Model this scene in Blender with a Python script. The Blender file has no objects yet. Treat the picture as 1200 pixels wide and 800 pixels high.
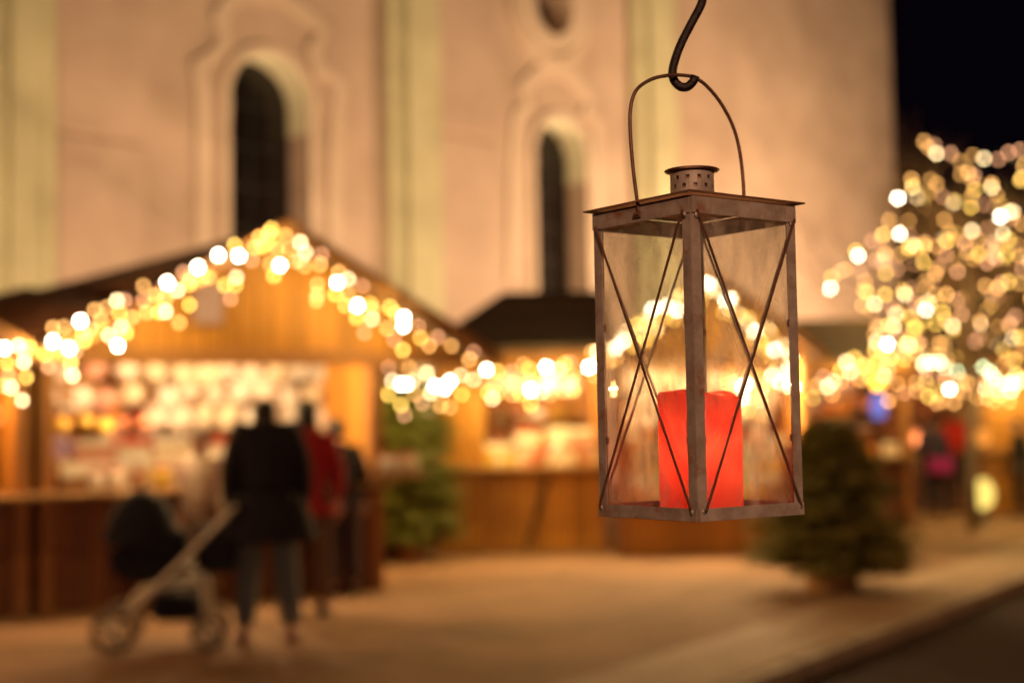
import bpy, bmesh, math, random
from mathutils import Vector, Matrix, Euler
R = math.radians
random.seed(7)
S = bpy.context.scene
COL = S.collection
# ------------------------------------------------------------------ camera
F = 1200 * 50 / 36.0
CAMP = Vector((0, 0, 1.5))
CR = (Euler((R(90 + 3.5), 0, 0)).to_matrix() @ Matrix.Rotation(R(-1.0), 3, 'Z'))

def ray(px, py):
    return CR @ Vector(((px - 600) / F, -(py - 400) / F, -1))
def P(px, py, d):
    """the point seen there at ground distance Y = d"""
    v = ray(px, py)
    return CAMP + v * (d / v.y)
def G(px, py, z=0.0):
    v = ray(px, py)
    return CAMP + v * ((z - CAMP.z) / v.z)
def on_plane(px, py, p0, n):
    v = ray(px, py)
    return CAMP + v * ((p0 - CAMP).dot(n) / v.dot(n))

# ------------------------------------------------------------------ materials
def nodes(m):
    m.use_nodes = True
    nt = m.node_tree
    return nt, nt.nodes['Principled BSDF']
def mat(name, c1, c2=None, scale=6, rough=.7, metal=0, bump=0.15, detail=6, stretch=(1, 1, 1), spec=.5):
    m = bpy.data.materials.new(name)
    nt, b = nodes(m)
    b.inputs['Roughness'].default_value = rough
    b.inputs['Metallic'].default_value = metal
    b.inputs['Specular IOR Level'].default_value = spec
    c2 = c2 or tuple(x * .6 for x in c1)
    tc = nt.nodes.new('ShaderNodeTexCoord'); mp = nt.nodes.new('ShaderNodeMapping')
    mp.inputs['Scale'].default_value = stretch
    nt.links.new(tc.outputs['Object'], mp.inputs[0])
    n = nt.nodes.new('ShaderNodeTexNoise'); n.inputs['Scale'].default_value = scale; n.inputs['Detail'].default_value = detail
    n.inputs['Roughness'].default_value = .65
    nt.links.new(mp.outputs[0], n.inputs['Vector'])
    r = nt.nodes.new('ShaderNodeValToRGB')
    r.color_ramp.elements[0].position = .35; r.color_ramp.elements[1].position = .68
    r.color_ramp.elements[0].color = (*c2, 1); r.color_ramp.elements[1].color = (*c1, 1)
    nt.links.new(n.outputs['Fac'], r.inputs[0]); nt.links.new(r.outputs[0], b.inputs['Base Color'])
    if bump:
        bp = nt.nodes.new('ShaderNodeBump'); bp.inputs['Strength'].default_value = bump; bp.inputs['Distance'].default_value = .02
        nt.links.new(n.outputs['Fac'], bp.inputs['Height']); nt.links.new(bp.outputs[0], b.inputs['Normal'])
    return m
def wood(name, c1, c2, plank=0.14, axis='X', rough=.6):
    """boards: dark joints every PLANK metres across AXIS, grain along the other way"""
    m = mat(name, c1, c2, scale=5, rough=rough, stretch=(6, 6, .7) if axis == 'X' else (1, 1, 9))
    nt = m.node_tree; b = nt.nodes['Principled BSDF']
    tc = nt.nodes.new('ShaderNodeTexCoord'); sx = nt.nodes.new('ShaderNodeSeparateXYZ')
    nt.links.new(tc.outputs['Object'], sx.inputs[0])
    d = nt.nodes.new('ShaderNodeMath'); d.operation = 'MULTIPLY'; d.inputs[1].default_value = 1 / plank
    nt.links.new(sx.outputs[axis], d.inputs[0])
    fr = nt.nodes.new('ShaderNodeMath'); fr.operation = 'FRACT'; nt.links.new(d.outputs[0], fr.inputs[0])
    lt = nt.nodes.new('ShaderNodeMath'); lt.operation = 'GREATER_THAN'; lt.inputs[1].default_value = .07
    nt.links.new(fr.outputs[0], lt.inputs[0])
    fl = nt.nodes.new('ShaderNodeMath'); fl.operation = 'FLOOR'; nt.links.new(d.outputs[0], fl.inputs[0])
    wn = nt.nodes.new('ShaderNodeTexWhiteNoise'); wn.noise_dimensions = '1D'; nt.links.new(fl.outputs[0], wn.inputs['W'])
    mr = nt.nodes.new('ShaderNodeMapRange'); mr.inputs[3].default_value = .7; mr.inputs[4].default_value = 1.1
    nt.links.new(wn.outputs['Value'], mr.inputs[0])
    mu = nt.nodes.new('ShaderNodeMath'); mu.operation = 'MULTIPLY'
    nt.links.new(lt.outputs[0], mu.inputs[0]); nt.links.new(mr.outputs[0], mu.inputs[1])
    mx = nt.nodes.new('ShaderNodeMix'); mx.data_type = 'RGBA'; mx.blend_type = 'MULTIPLY'; mx.inputs[0].default_value = 1
    src = b.inputs['Base Color'].links[0].from_socket
    nt.links.new(src, mx.inputs[6]); nt.links.new(mu.outputs[0], mx.inputs[7]); nt.links.new(mx.outputs[2], b.inputs['Base Color'])
    return m
def emis(name, col, s):
    m = bpy.data.materials.new(name); m.use_nodes = True; nt = m.node_tree; nt.nodes.clear()
    e = nt.nodes.new('ShaderNodeEmission'); e.inputs[0].default_value = (*col, 1); e.inputs[1].default_value = s
    o = nt.nodes.new('ShaderNodeOutputMaterial'); nt.links.new(e.outputs[0], o.inputs[0])
    m.cycles.emission_sampling = 'NONE'
    return m

M = {}
M['plaster'] = mat('plaster', (.62, .48, .36), (.43, .32, .235), scale=.45, rough=.9, bump=.1)
M['plaster_pink'] = mat('plaster_pink', (.60, .46, .35), (.46, .345, .26), scale=.5, rough=.9, bump=.1)
M['trim'] = mat('trim_stone', (.64, .62, .38), (.48, .46, .28), scale=.7, rough=.85, bump=.1)
M['trim_pale'] = mat('trim_pale', (.70, .57, .43), (.60, .48, .35), scale=.9, rough=.85, bump=.1)
M['dark_glass'] = mat('dark_window_glass', (.012, .009, .008), (.008, .006, .006), rough=.25)
M['leading'] = mat('window_leading', (.03, .025, .02), rough=.6)
M['paving'] = mat('paving', (.33, .19, .105), (.18, .10, .052), scale=.8, spec=.2, rough=.8, bump=.3, detail=10)
M['strip'] = mat('kerb_paving', (.40, .27, .17), (.28, .18, .11), scale=2.0, rough=.75, bump=.2, detail=8)
M['kerb'] = mat('kerb_stone', (.44, .36, .28), (.3, .25, .2), scale=5, rough=.8)
M['asphalt'] = mat('asphalt', (.045, .021, .024), (.03, .014, .017), scale=30, rough=.9, bump=.25, spec=.12)
M['wood_orange'] = wood('honey_boards', (.62, .29, .045), (.50, .21, .028), .16, 'X')
M['wood_orange_h'] = wood('honey_boards_level', (.62, .28, .035), (.48, .19, .022), .15, 'Z')
M['wood_brown'] = wood('brown_boards', (.26, .10, .035), (.17, .06, .02), .15, 'X')
M['wood_side'] = wood('honey_side_boards', (.62, .29, .045), (.50, .21, .028), .16, 'Y')
M['wood_side_brown'] = wood('brown_side_boards', (.26, .10, .035), (.17, .06, .02), .15, 'Y')
M['wood_dark'] = mat('dark_timber', (.10, .052, .03), (.05, .027, .017), scale=4, stretch=(1, 1, 5))
M['wood_mid'] = mat('timber', (.42, .2, .07), (.3, .13, .045), scale=4, stretch=(1, 1, 5))
M['counter_top'] = mat('counter_wood', (.48, .30, .15), (.36, .2, .09), scale=4, stretch=(1, 6, 6))
M['roofing'] = wood('roof_boards', (.17, .12, .085), (.10, .066, .045), .22, 'Y', rough=.7)
M['log'] = mat('cut_log', (.62, .34, .12), (.44, .22, .07), scale=6, stretch=(2, 2, .5))
M['cable'] = mat('cable_rubber', (.015, .02, .012), rough=.5, bump=0)
M['lampmetal'] = mat('lamp_enamel', (.05, .06, .05), rough=.4, bump=0)
M['bark'] = mat('bark', (.26, .16, .09), (.14, .08, .045), scale=9, stretch=(1, 1, .3), bump=.6)
M['bark_grey'] = mat('pale_bark', (.30, .24, .19), (.18, .14, .11), scale=7, stretch=(1, 1, .4), bump=.5)
M['needles'] = mat('needles', (.40, .36, .08), (.20, .18, .04), scale=14, rough=.6, bump=0)
M['needles_light'] = mat('light_needles', (.30, .33, .07), (.13, .15, .03), scale=10, rough=.6, bump=0)
# lantern
M['iron'] = mat('lantern_iron', (.44, .35, .29), (.27, .195, .15), scale=45, rough=.55, metal=.15, bump=.12)
def rust(m, col=(.26, .085, .03), sc=28, lo=.56, hi=.66):
    nt = m.node_tree; b = nt.nodes['Principled BSDF']; src = b.inputs['Base Color'].links[0].from_socket
    tc = nt.nodes.new('ShaderNodeTexCoord'); n = nt.nodes.new('ShaderNodeTexNoise'); n.inputs['Scale'].default_value = sc; n.inputs['Detail'].default_value = 9; n.inputs['Roughness'].default_value = .7
    nt.links.new(tc.outputs['Object'], n.inputs['Vector'])
    r = nt.nodes.new('ShaderNodeMapRange'); r.inputs[1].default_value = lo; r.inputs[2].default_value = hi; r.inputs[4].default_value = .85; nt.links.new(n.outputs[0], r.inputs[0])
    x = nt.nodes.new('ShaderNodeMix'); x.data_type = 'RGBA'; x.inputs[7].default_value = (*col, 1)
    nt.links.new(r.outputs[0], x.inputs[0]); nt.links.new(src, x.inputs[6]); nt.links.new(x.outputs[2], b.inputs['Base Color'])
    return m
rust(M['iron'])
M['iron_roof'] = mat('lantern_roof_iron', (.30, .17, .10), (.17, .08, .045), scale=35, rough=.5, metal=.45, bump=.12)
rust(M['iron_roof'], lo=.48, hi=.6)
M['iron_dark'] = mat('wire_iron', (.26, .125, .085), (.13, .055, .035), scale=60, rough=.45, metal=.5, bump=.15)
M['hook'] = mat('forged_iron', (.04, .026, .022), (.02, .013, .011), scale=60, rough=.5, metal=.6, bump=.3)

def glass():
    m = bpy.data.materials.new('lantern_glass'); m.use_nodes = True; nt = m.node_tree; nt.nodes.clear()
    N = nt.nodes.new
    tr = N('ShaderNodeBsdfTransparent'); tr.inputs[0].default_value = (.97, .97, .95, 1)
    gl = N('ShaderNodeBsdfGlossy'); gl.inputs['Roughness'].default_value = .02
    df = N('ShaderNodeBsdfDiffuse'); df.inputs[0].default_value = (.75, .62, .5, 1)
    lw = N('ShaderNodeLayerWeight'); lw.inputs[0].default_value = .5; pw = N('ShaderNodeMath'); pw.operation = 'POWER'; pw.inputs[1].default_value = 5
    fr = N('ShaderNodeMath'); fr.operation = 'MULTIPLY_ADD'; fr.inputs[1].default_value = .9; fr.inputs[2].default_value = .17
    nt.links.new(lw.outputs['Facing'], pw.inputs[0]); nt.links.new(pw.outputs[0], fr.inputs[0])
    m1 = N('ShaderNodeMixShader'); m2 = N('ShaderNodeMixShader'); o = N('ShaderNodeOutputMaterial')
    tc = N('ShaderNodeTexCoord'); mp = N('ShaderNodeMapping'); mp.inputs['Scale'].default_value = (1, 1, .35)
    n1 = N('ShaderNodeTexNoise'); n1.inputs['Scale'].default_value = 55; n1.inputs['Detail'].default_value = 8
    n2 = N('ShaderNodeTexNoise'); n2.inputs['Scale'].default_value = 420; n2.inputs['Detail'].default_value = 2
    r1 = N('ShaderNodeMapRange'); r1.inputs[1].default_value = .5; r1.inputs[2].default_value = .85; r1.inputs[3].default_value = .03; r1.inputs[4].default_value = .42
    r2 = N('ShaderNodeMapRange'); r2.inputs[1].default_value = .70; r2.inputs[2].default_value = .75; r2.inputs[3].default_value = 0; r2.inputs[4].default_value = .45
    ad = N('ShaderNodeMath'); ad.operation = 'ADD'
    L = nt.links.new
    L(tc.outputs['Object'], mp.inputs[0]); L(mp.outputs[0], n1.inputs['Vector']); L(tc.outputs['Object'], n2.inputs['Vector'])
    L(n1.outputs[0], r1.inputs[0]); L(n2.outputs[0], r2.inputs[0]); L(r1.outputs[0], ad.inputs[0]); L(r2.outputs[0], ad.inputs[1])
    L(fr.outputs[0], m1.inputs[0]); L(tr.outputs[0], m1.inputs[1]); L(gl.outputs[0], m1.inputs[2])
    L(ad.outputs[0], m2.inputs[0]); L(m1.outputs[0], m2.inputs[1]); L(df.outputs[0], m2.inputs[2]); L(m2.outputs[0], o.inputs[0])
    return m
M['solder'] = mat('solder', (.42, .34, .28), (.2, .14, .1), scale=200, rough=.4, metal=.4)
M['glass'] = glass()
def wax():
    m = bpy.data.materials.new('red_wax'); m.use_nodes = True; nt = m.node_tree; nt.nodes.clear(); N = nt.nodes.new; L = nt.links.new
    tc = N('ShaderNodeTexCoord'); n = N('ShaderNodeTexNoise'); n.inputs['Scale'].default_value = 30; n.inputs['Detail'].default_value = 6
    r = N('ShaderNodeValToRGB'); r.color_ramp.elements[0].position = .35; r.color_ramp.elements[1].position = .75
    r.color_ramp.elements[0].color = (.88, .045, .028, 1); r.color_ramp.elements[1].color = (.96, .13, .065, 1)
    L(tc.outputs['Object'], n.inputs['Vector']); L(n.outputs[0], r.inputs[0])
    d = N('ShaderNodeBsdfDiffuse'); t = N('ShaderNodeBsdfTranslucent'); L(r.outputs[0], d.inputs[0]); L(r.outputs[0], t.inputs[0])
    mx = N('ShaderNodeMixShader'); mx.inputs[0].default_value = .55; L(d.outputs[0], mx.inputs[1]); L(t.outputs[0], mx.inputs[2])
    g = N('ShaderNodeBsdfGlossy'); g.inputs['Roughness'].default_value = .35
    m2 = N('ShaderNodeMixShader'); m2.inputs[0].default_value = .04; L(mx.outputs[0], m2.inputs[1]); L(g.outputs[0], m2.inputs[2])
    o = N('ShaderNodeOutputMaterial'); L(m2.outputs[0], o.inputs[0])
    return m
M['wax'] = wax()
M['flame'] = emis('flame', (1, .55, .18), 30)
M['lamp_glow'] = emis('lamp_bulb_glow', (1, .72, .38), 18)

BULBS = {
 'w': emis('bulb_white', (1, .88, .66), 62), 'c': emis('bulb_cream', (1, .72, .36), 20),
 'y': emis('bulb_yellow', (1, .60, .11), 15), 'a': emis('bulb_amber', (1, .48, .13), 12),
 'd': emis('bulb_rose', (1, .45, .22), 8), 'm': emis('bulb_mint', (.78, 1, .52), 20)}

# ------------------------------------------------------------------ mesh helpers
class MB:
    def __init__(s): s.b = bmesh.new()
    def box(s, lo, hi, mtx=None):
        vs = [s.b.verts.new(((lo[0], hi[0])[i & 1], (lo[1], hi[1])[i >> 1 & 1], (lo[2], hi[2])[i >> 2 & 1])) for i in range(8)]
        for f in ((0, 2, 3, 1), (4, 5, 7, 6), (0, 1, 5, 4), (2, 6, 7, 3), (0, 4, 6, 2), (1, 3, 7, 5)):
            s.b.faces.new([vs[i] for i in f])
        if mtx:
            for v in vs: v.co = mtx @ v.co
        return s
    def prism(s, pts, d):
        """pts: closed outline (Vectors), d: extrusion Vector"""
        a = [s.b.verts.new(p) for p in pts]; c = [s.b.verts.new(p + d) for p in pts]
        s.b.faces.new(a); s.b.faces.new(c[::-1]); n = len(pts)
        for i in range(n): s.b.faces.new((a[i], c[i], c[(i + 1) % n], a[(i + 1) % n]))
        return s
    def tube(s, pts, r, seg=8, closed=False):
        pts = [Vector(p) for p in pts]; n = len(pts)
        rs = r if isinstance(r, (list, tuple)) else [r] * n
        rings = []; up = None
        for i, p in enumerate(pts):
            a = pts[i - 1] if (i > 0 or closed) else p; c = pts[(i + 1) % n] if (i < n - 1 or closed) else p
            t = (c - a).normalized() if (c - a).length > 1e-9 else Vector((0, 0, 1))
            if up is None: up = t.orthogonal().normalized()
            up = (up - t * up.dot(t)); up = up.normalized() if up.length > 1e-6 else t.orthogonal().normalized()
            w = t.cross(up)
            rings.append([s.b.verts.new(p + (up * math.cos(2 * math.pi * k / seg) + w * math.sin(2 * math.pi * k / seg)) * rs[i]) for k in range(seg)])
        for i in range(n - 1 + (1 if closed else 0)):
            A, B = rings[i], rings[(i + 1) % n]
            for k in range(seg): s.b.faces.new((A[k], A[(k + 1) % seg], B[(k + 1) % seg], B[k]))
        if not closed:
            s.b.faces.new(rings[0][::-1]); s.b.faces.new(rings[-1])
        return s
    def lathe(s, prof, seg=24, c=(0, 0, 0), cap=True):
        c = Vector(c); rings = []
        for r, z in prof:
            rings.append([s.b.verts.new(c + Vector((r * math.cos(2 * math.pi * k / seg), r * math.sin(2 * math.pi * k / seg), z))) for k in range(seg)])
        for A, B in zip(rings, rings[1:]):
            for k in range(seg): s.b.faces.new((A[k], A[(k + 1) % seg], B[(k + 1) % seg], B[k]))
        if cap:
            s.b.faces.new(rings[0][::-1]); s.b.faces.new(rings[-1])
        return s
    def ball(s, c, r, sub=2, sc=(1, 1, 1)):
        m = Matrix.Translation(c) @ Matrix.Diagonal((*sc, 1))
        bmesh.ops.create_icosphere(s.b, subdivisions=sub, radius=r, matrix=m); return s
    def build(s, name, m, parent=None, smooth=False, bevel=0):
        me = bpy.data.meshes.new(name)
        bmesh.ops.recalc_face_normals(s.b, faces=s.b.faces)
        if bevel:
            bmesh.ops.bevel(s.b, geom=list(s.b.edges), offset=bevel, segments=2, affect='EDGES', clamp_overlap=True)
        s.b.to_mesh(me); s.b.free()
        if smooth:
            for p in me.polygons: p.use_smooth = True
        me.materials.append(M[m] if isinstance(m, str) else m)
        o = bpy.data.objects.new(name, me); COL.objects.link(o)
        if parent: o.parent = parent
        return o
def thing(name, label, cat, loc=(0, 0, 0), rz=0, group=None):
    o = bpy.data.objects.new(name, None); COL.objects.link(o); o.empty_display_size = .1
    o.location = loc; o.rotation_euler = (0, 0, rz)
    return tag(o, label, cat, group)
def tag(o, label=None, cat=None, group=None, kind=None):
    if label: o['label'] = label
    if cat: o['category'] = cat
    if group: o['group'] = group
    if kind: o['kind'] = kind
    return o
def copy_tree(o, parent=None, label=None):
    c = o.copy(); COL.objects.link(c); c.parent = parent
    if label: c['label'] = label
    for ch in list(o.children): copy_tree(ch, c)
    return c
def light(name, kind, loc, energy, col, parent=None, size=.05, rot=None, **kw):
    l = bpy.data.lights.new(name, kind); l.energy = energy; l.color = col
    if kind == 'AREA': l.size = size
    elif kind != 'SUN': l.shadow_soft_size = size
    for k, v in kw.items(): setattr(l, k, v)
    o = bpy.data.objects.new(name, l); COL.objects.link(o); o.location = loc
    if rot: o.rotation_euler = rot
    if parent: o.parent = parent
    return o
def loc_of(mtx, p): return mtx.inverted() @ p

# ------------------------------------------------------------------ world (night sky)
w = bpy.data.worlds.new('World'); S.world = w; w.use_nodes = True
bg = w.node_tree.nodes['Background']; bg.inputs[0].default_value = (.30, .16, .42, 1); bg.inputs[1].default_value = .0045

# ------------------------------------------------------------------ setting
tag(MB().box((-150, -40, -.60), (150, 260, -.10)).build('road', 'asphalt'), kind='structure')
k1 = G(866, 806); k2 = G(1200, 677)
kd = (k2 - k1).normalized(); kn = Vector((kd.y, -kd.x, 0))            # kn points to the road
K = lambda t, off, z: k1 + kd * t + kn * off + Vector((0, 0, z))
tag(MB().prism([K(-40, -.14, -.12), K(120, -.14, -.12), K(120, -150, -.12), K(-40, -150, -.12)], Vector((0, 0, .12))).build('pavement', 'paving'), kind='structure')
kb = MB()
for i in range(60):
    t = -12 + i * 1.0
    kb.prism([K(t + .006, -.135, -.12), K(t + .994, -.135, -.12), K(t + .994, 0, -.12), K(t + .006, 0, -.12)], Vector((0, 0, .123)))
tag(kb.build('kerb', 'kerb', bevel=.008), kind='structure')
st = MB()
for i in range(110):
    for j in range(2):
        t = -12 + i * .55
        st.prism([K(t + .005, -.145 - j * .42, .0), K(t + .545, -.145 - j * .42, .0), K(t + .545, -.555 - j * .42, .0), K(t + .005, -.555 - j * .42, .0)], Vector((0, 0, .006)))
tag(st.build('path', 'strip'), kind='structure')

# ------------------------------------------------------------------ church
wd = Vector((.693, .721, 0)).normalized(); wn = Vector((wd.y, -wd.x, 0)); w0 = Vector((-5.35, 30, 0))
church = thing('church', 'tall pale plastered church wall with arched windows rising behind the stalls', 'church', w0, math.atan2(wd.y, wd.x))
# local frame: +x along the wall, -y out of the wall towards the market, z up
def U(px, py):
    p = on_plane(px, py, w0, wn) - w0
    return p.dot(wd), p.z
uc = U(1048, 200)[0]
wall = MB().box((-24, 0, -.1), (uc, 1.3, 27)).build('wall', 'plaster', church)
def arch(c, hw, z0, z1, n=14):
    """outline of a round-headed opening, top at z1"""
    pts = [(c - hw, z0), (c + hw, z0)]
    for i in range(n + 1):
        a = math.pi * i / n
        pts.append((c + hw * math.cos(a), z1 - hw + hw * math.sin(a)))
    return pts
u1, t1 = U(315, 64); l1 = U(268, 200)[0]; r1 = U(362, 200)[0]
u2, t2 = U(655, 140); l2 = U(627, 250)[0]; r2 = U(688, 250)[0]
u1 = (l1 + r1) / 2; u2 = (l2 + r2) / 2
hw1, hw2 = (r1 - l1) / 2, (r2 - l2) / 2
sill = U(304, 330)[1]
u0 = 2 * u1 - u2
ops = [(arch(u1, hw1, 2.6, t1), 'lancet'), (arch(u2, hw2, 2.6, t2), 'lancet'), (arch(u0, hw1, 2.6, (t1 + t2) / 2), 'lancet')]
uo, zo = U(643, 8); ro = (U(662, 8)[0] - U(624, 8)[0]) / 2; rz = (U(643, -22)[1] - U(643, 38)[1]) / 2
oval = lambda s: [(uo + ro * s * math.cos(2 * math.pi * i / 28), zo + rz * s * math.sin(2 * math.pi * i / 28)) for i in range(28)]
ops.append((oval(1.1), 'oval'))
cut = MB()
for o_, k_ in ops: cut.prism([Vector((a, -.5, b)) for a, b in o_], Vector((0, 1.45, 0)))
bmesh.ops.recalc_face_normals(cut.b, faces=cut.b.faces)
cutter = cut.build('cutter', 'plaster', church)
bm_ = wall.modifiers.new('b', 'BOOLEAN'); bm_.object = cutter; bm_.solver = 'EXACT'
dg = bpy.context.evaluated_depsgraph_get(); dg.update()
nm = bpy.data.meshes.new_from_object(wall.evaluated_get(dg)); wall.modifiers.clear(); wall.data = nm
bpy.data.objects.remove(cutter)
for o_, k_ in ops:
    wdw = MB().prism([Vector((a, .70, b)) for a, b in o_], Vector((0, .05, 0))).build('window', 'dark_glass', church)
    xs = [a for a, b in o_]; zs = [b for a, b in o_]
    ld = MB(); cx = (min(xs) + max(xs)) / 2
    ld.box((cx - .03, .66, min(zs)), (cx + .03, .697, max(zs)))
    z = min(zs) + .6
    while z < max(zs) - .8: ld.box((min(xs), .66, z), (max(xs), .697, z + .04)); z += .9
    ld.build('lead_bars', 'leading', wdw)
def band(pts, wid, out, mname, name='moulding', closed=False):
    """a flat stone band standing OUT from the wall along a path of (u, z)"""
    b = MB(); n = len(pts); L_, R_ = [], []
    for i in range(n):
        a = Vector(pts[i - 1]) if (i or closed) else Vector(pts[i]); c = Vector(pts[(i + 1) % n]) if (i < n - 1 or closed) else Vector(pts[i])
        t = (c - a).normalized(); m = Vector((-t.y, t.x)); p = Vector(pts[i])
        L_.append(p + m * wid / 2); R_.append(p - m * wid / 2)
    for i in range(n - 1 + (1 if closed else 0)):
        j = (i + 1) % n
        q = [L_[i], L_[j], R_[j], R_[i]]
        b.prism([Vector((v.x, .02, v.y)) for v in q], Vector((0, -out - .02, 0)))
    bmesh.ops.remove_doubles(b.b, verts=b.b.verts, dist=1e-4)
    return b.build(name, mname, church, bevel=0)
M['lit_lining'] = mat('lining_lit_tone', (.84, .84, .62), (.74, .72, .5), scale=1, rough=.85, bump=0)  # pale colour stands in for light caught on the window soffits
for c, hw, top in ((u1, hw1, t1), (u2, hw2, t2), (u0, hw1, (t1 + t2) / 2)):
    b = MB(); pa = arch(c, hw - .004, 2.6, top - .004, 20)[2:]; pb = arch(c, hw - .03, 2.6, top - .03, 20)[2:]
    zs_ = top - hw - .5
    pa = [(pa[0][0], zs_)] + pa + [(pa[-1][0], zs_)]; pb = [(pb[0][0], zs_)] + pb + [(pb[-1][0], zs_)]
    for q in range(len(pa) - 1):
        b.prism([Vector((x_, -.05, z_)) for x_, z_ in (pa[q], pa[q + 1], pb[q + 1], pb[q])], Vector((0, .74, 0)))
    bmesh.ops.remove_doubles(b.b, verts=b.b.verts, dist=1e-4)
    b.build('lit_arch_lining', 'lit_lining', church)
for c, hw, top in ((u1, hw1, t1), (u2, hw2, t2), (u0, hw1, (t1 + t2) / 2)):
    ap = arch(c, hw + .1, 2.6, top + .1)
    band(ap[1:] + [ap[0]], .2, .07, 'trim_pale')
h1 = [(237, 330), (238, 180), (237, 118), (232, 78), (252, 66), (264, 48), (256, 22), (268, 2), (292, -8), (318, -8), (345, 8), (378, 36), (366, 60), (372, 84), (397, 98), (392, 180), (390, 330)]
hp = [U(*p) for p in h1]
band(hp, .34, .07, 'trim_pale')
band([(a + (u0 - u1), b - .35) for a, b in hp], .34, .07, 'trim_pale')
h2 = [(600, 330), (602, 200), (606, 135), (618, 128), (612, 105), (628, 88), (648, 80), (668, 90), (690, 118), (684, 134), (698, 142), (700, 220), (700, 340)]
band([U(*p) for p in h2], .38, .07, 'trim_pale')
band(oval(1.5), .45, .2, 'trim_pale', closed=True)
band(oval(2.2), .28, .14, 'trim_pale', closed=True)
def pil(a, b, out, m='trim'):
    ua, ub = U(a, 300)[0], U(b, 300)[0]
    pb = MB().box((ua, -out, 0), (ub, .01, 27)); w_ = ub - ua
    pb.box((ua + w_ * .28, -out - .14, 0), (ub - w_ * .28, -out + .01, 27))
    return pb.build('pilaster', m, church)
pil(-20, 58, .22); pil(452, 512, .22); pil(742, 792, .2)
for a, b in ((62, 170), (517, 586)):
    ua, ub = U(a, 300)[0], U(b, 300)[0]
    MB().box((ua, -.06, 3), (ub, .01, U(a, 158)[1])).build('wall_panel', 'plaster_pink', church)
    MB().box((ua, -.06, U(a, 150)[1]), (ub, .01, 22)).build('wall_panel', 'plaster_pink', church)
# side wall of the church, turning away behind the corner
MB().box((uc - 1.2, 1.3, -.1), (uc - .003, 16, 27)).build('side_wall', 'plaster', church)
# added floodlights, out of sight, that wash the wall
WARM = (1, .63, .355)
def added_flood(u, off, e, tgt_u, tgt_z, n, z0=.35):
    p = w0 + wd * u + wn * off
    t = thing('unseen_floodlight', 'added black ground floodlight aimed up at the church wall', 'unseen_floodlight', (p.x, p.y, 0), 0, 'added floodlights washing the church')
    tp = w0 + wd * tgt_u + Vector((0, 0, tgt_z))
    d = (tp - Vector((p.x, p.y, z0))).normalized(); q = d.to_track_quat('-Z', 'Y')
    h = MB().box((-.25, -.2, .02), (.25, .2, .2)).build('housing', 'lampmetal', t); h.rotation_euler = q.to_euler(); h.location = (0, 0, z0)
    MB().box((-.3, -.03, 0), (-.26, .03, z0)).box((.26, -.03, 0), (.3, .03, z0)).box((-.3, -.1, 0), (.3, .1, .02)).build('bracket', 'lampmetal', t)
    light('added_flood_lamp', 'AREA', Vector((0, 0, z0)) + d * .02, e, WARM, t, size=.4, rot=q.to_euler())
added_flood(-11, 6, 720, 1, 9, 0); added_flood(-2, 9.5, 640, 1, 9, 1); added_flood(5, 10, 760, 6, 9, 2); added_flood(12.5, 10, 2300, 14, 9, 3); added_flood(17, 9, 4200, 16.5, 9, 4)

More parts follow.
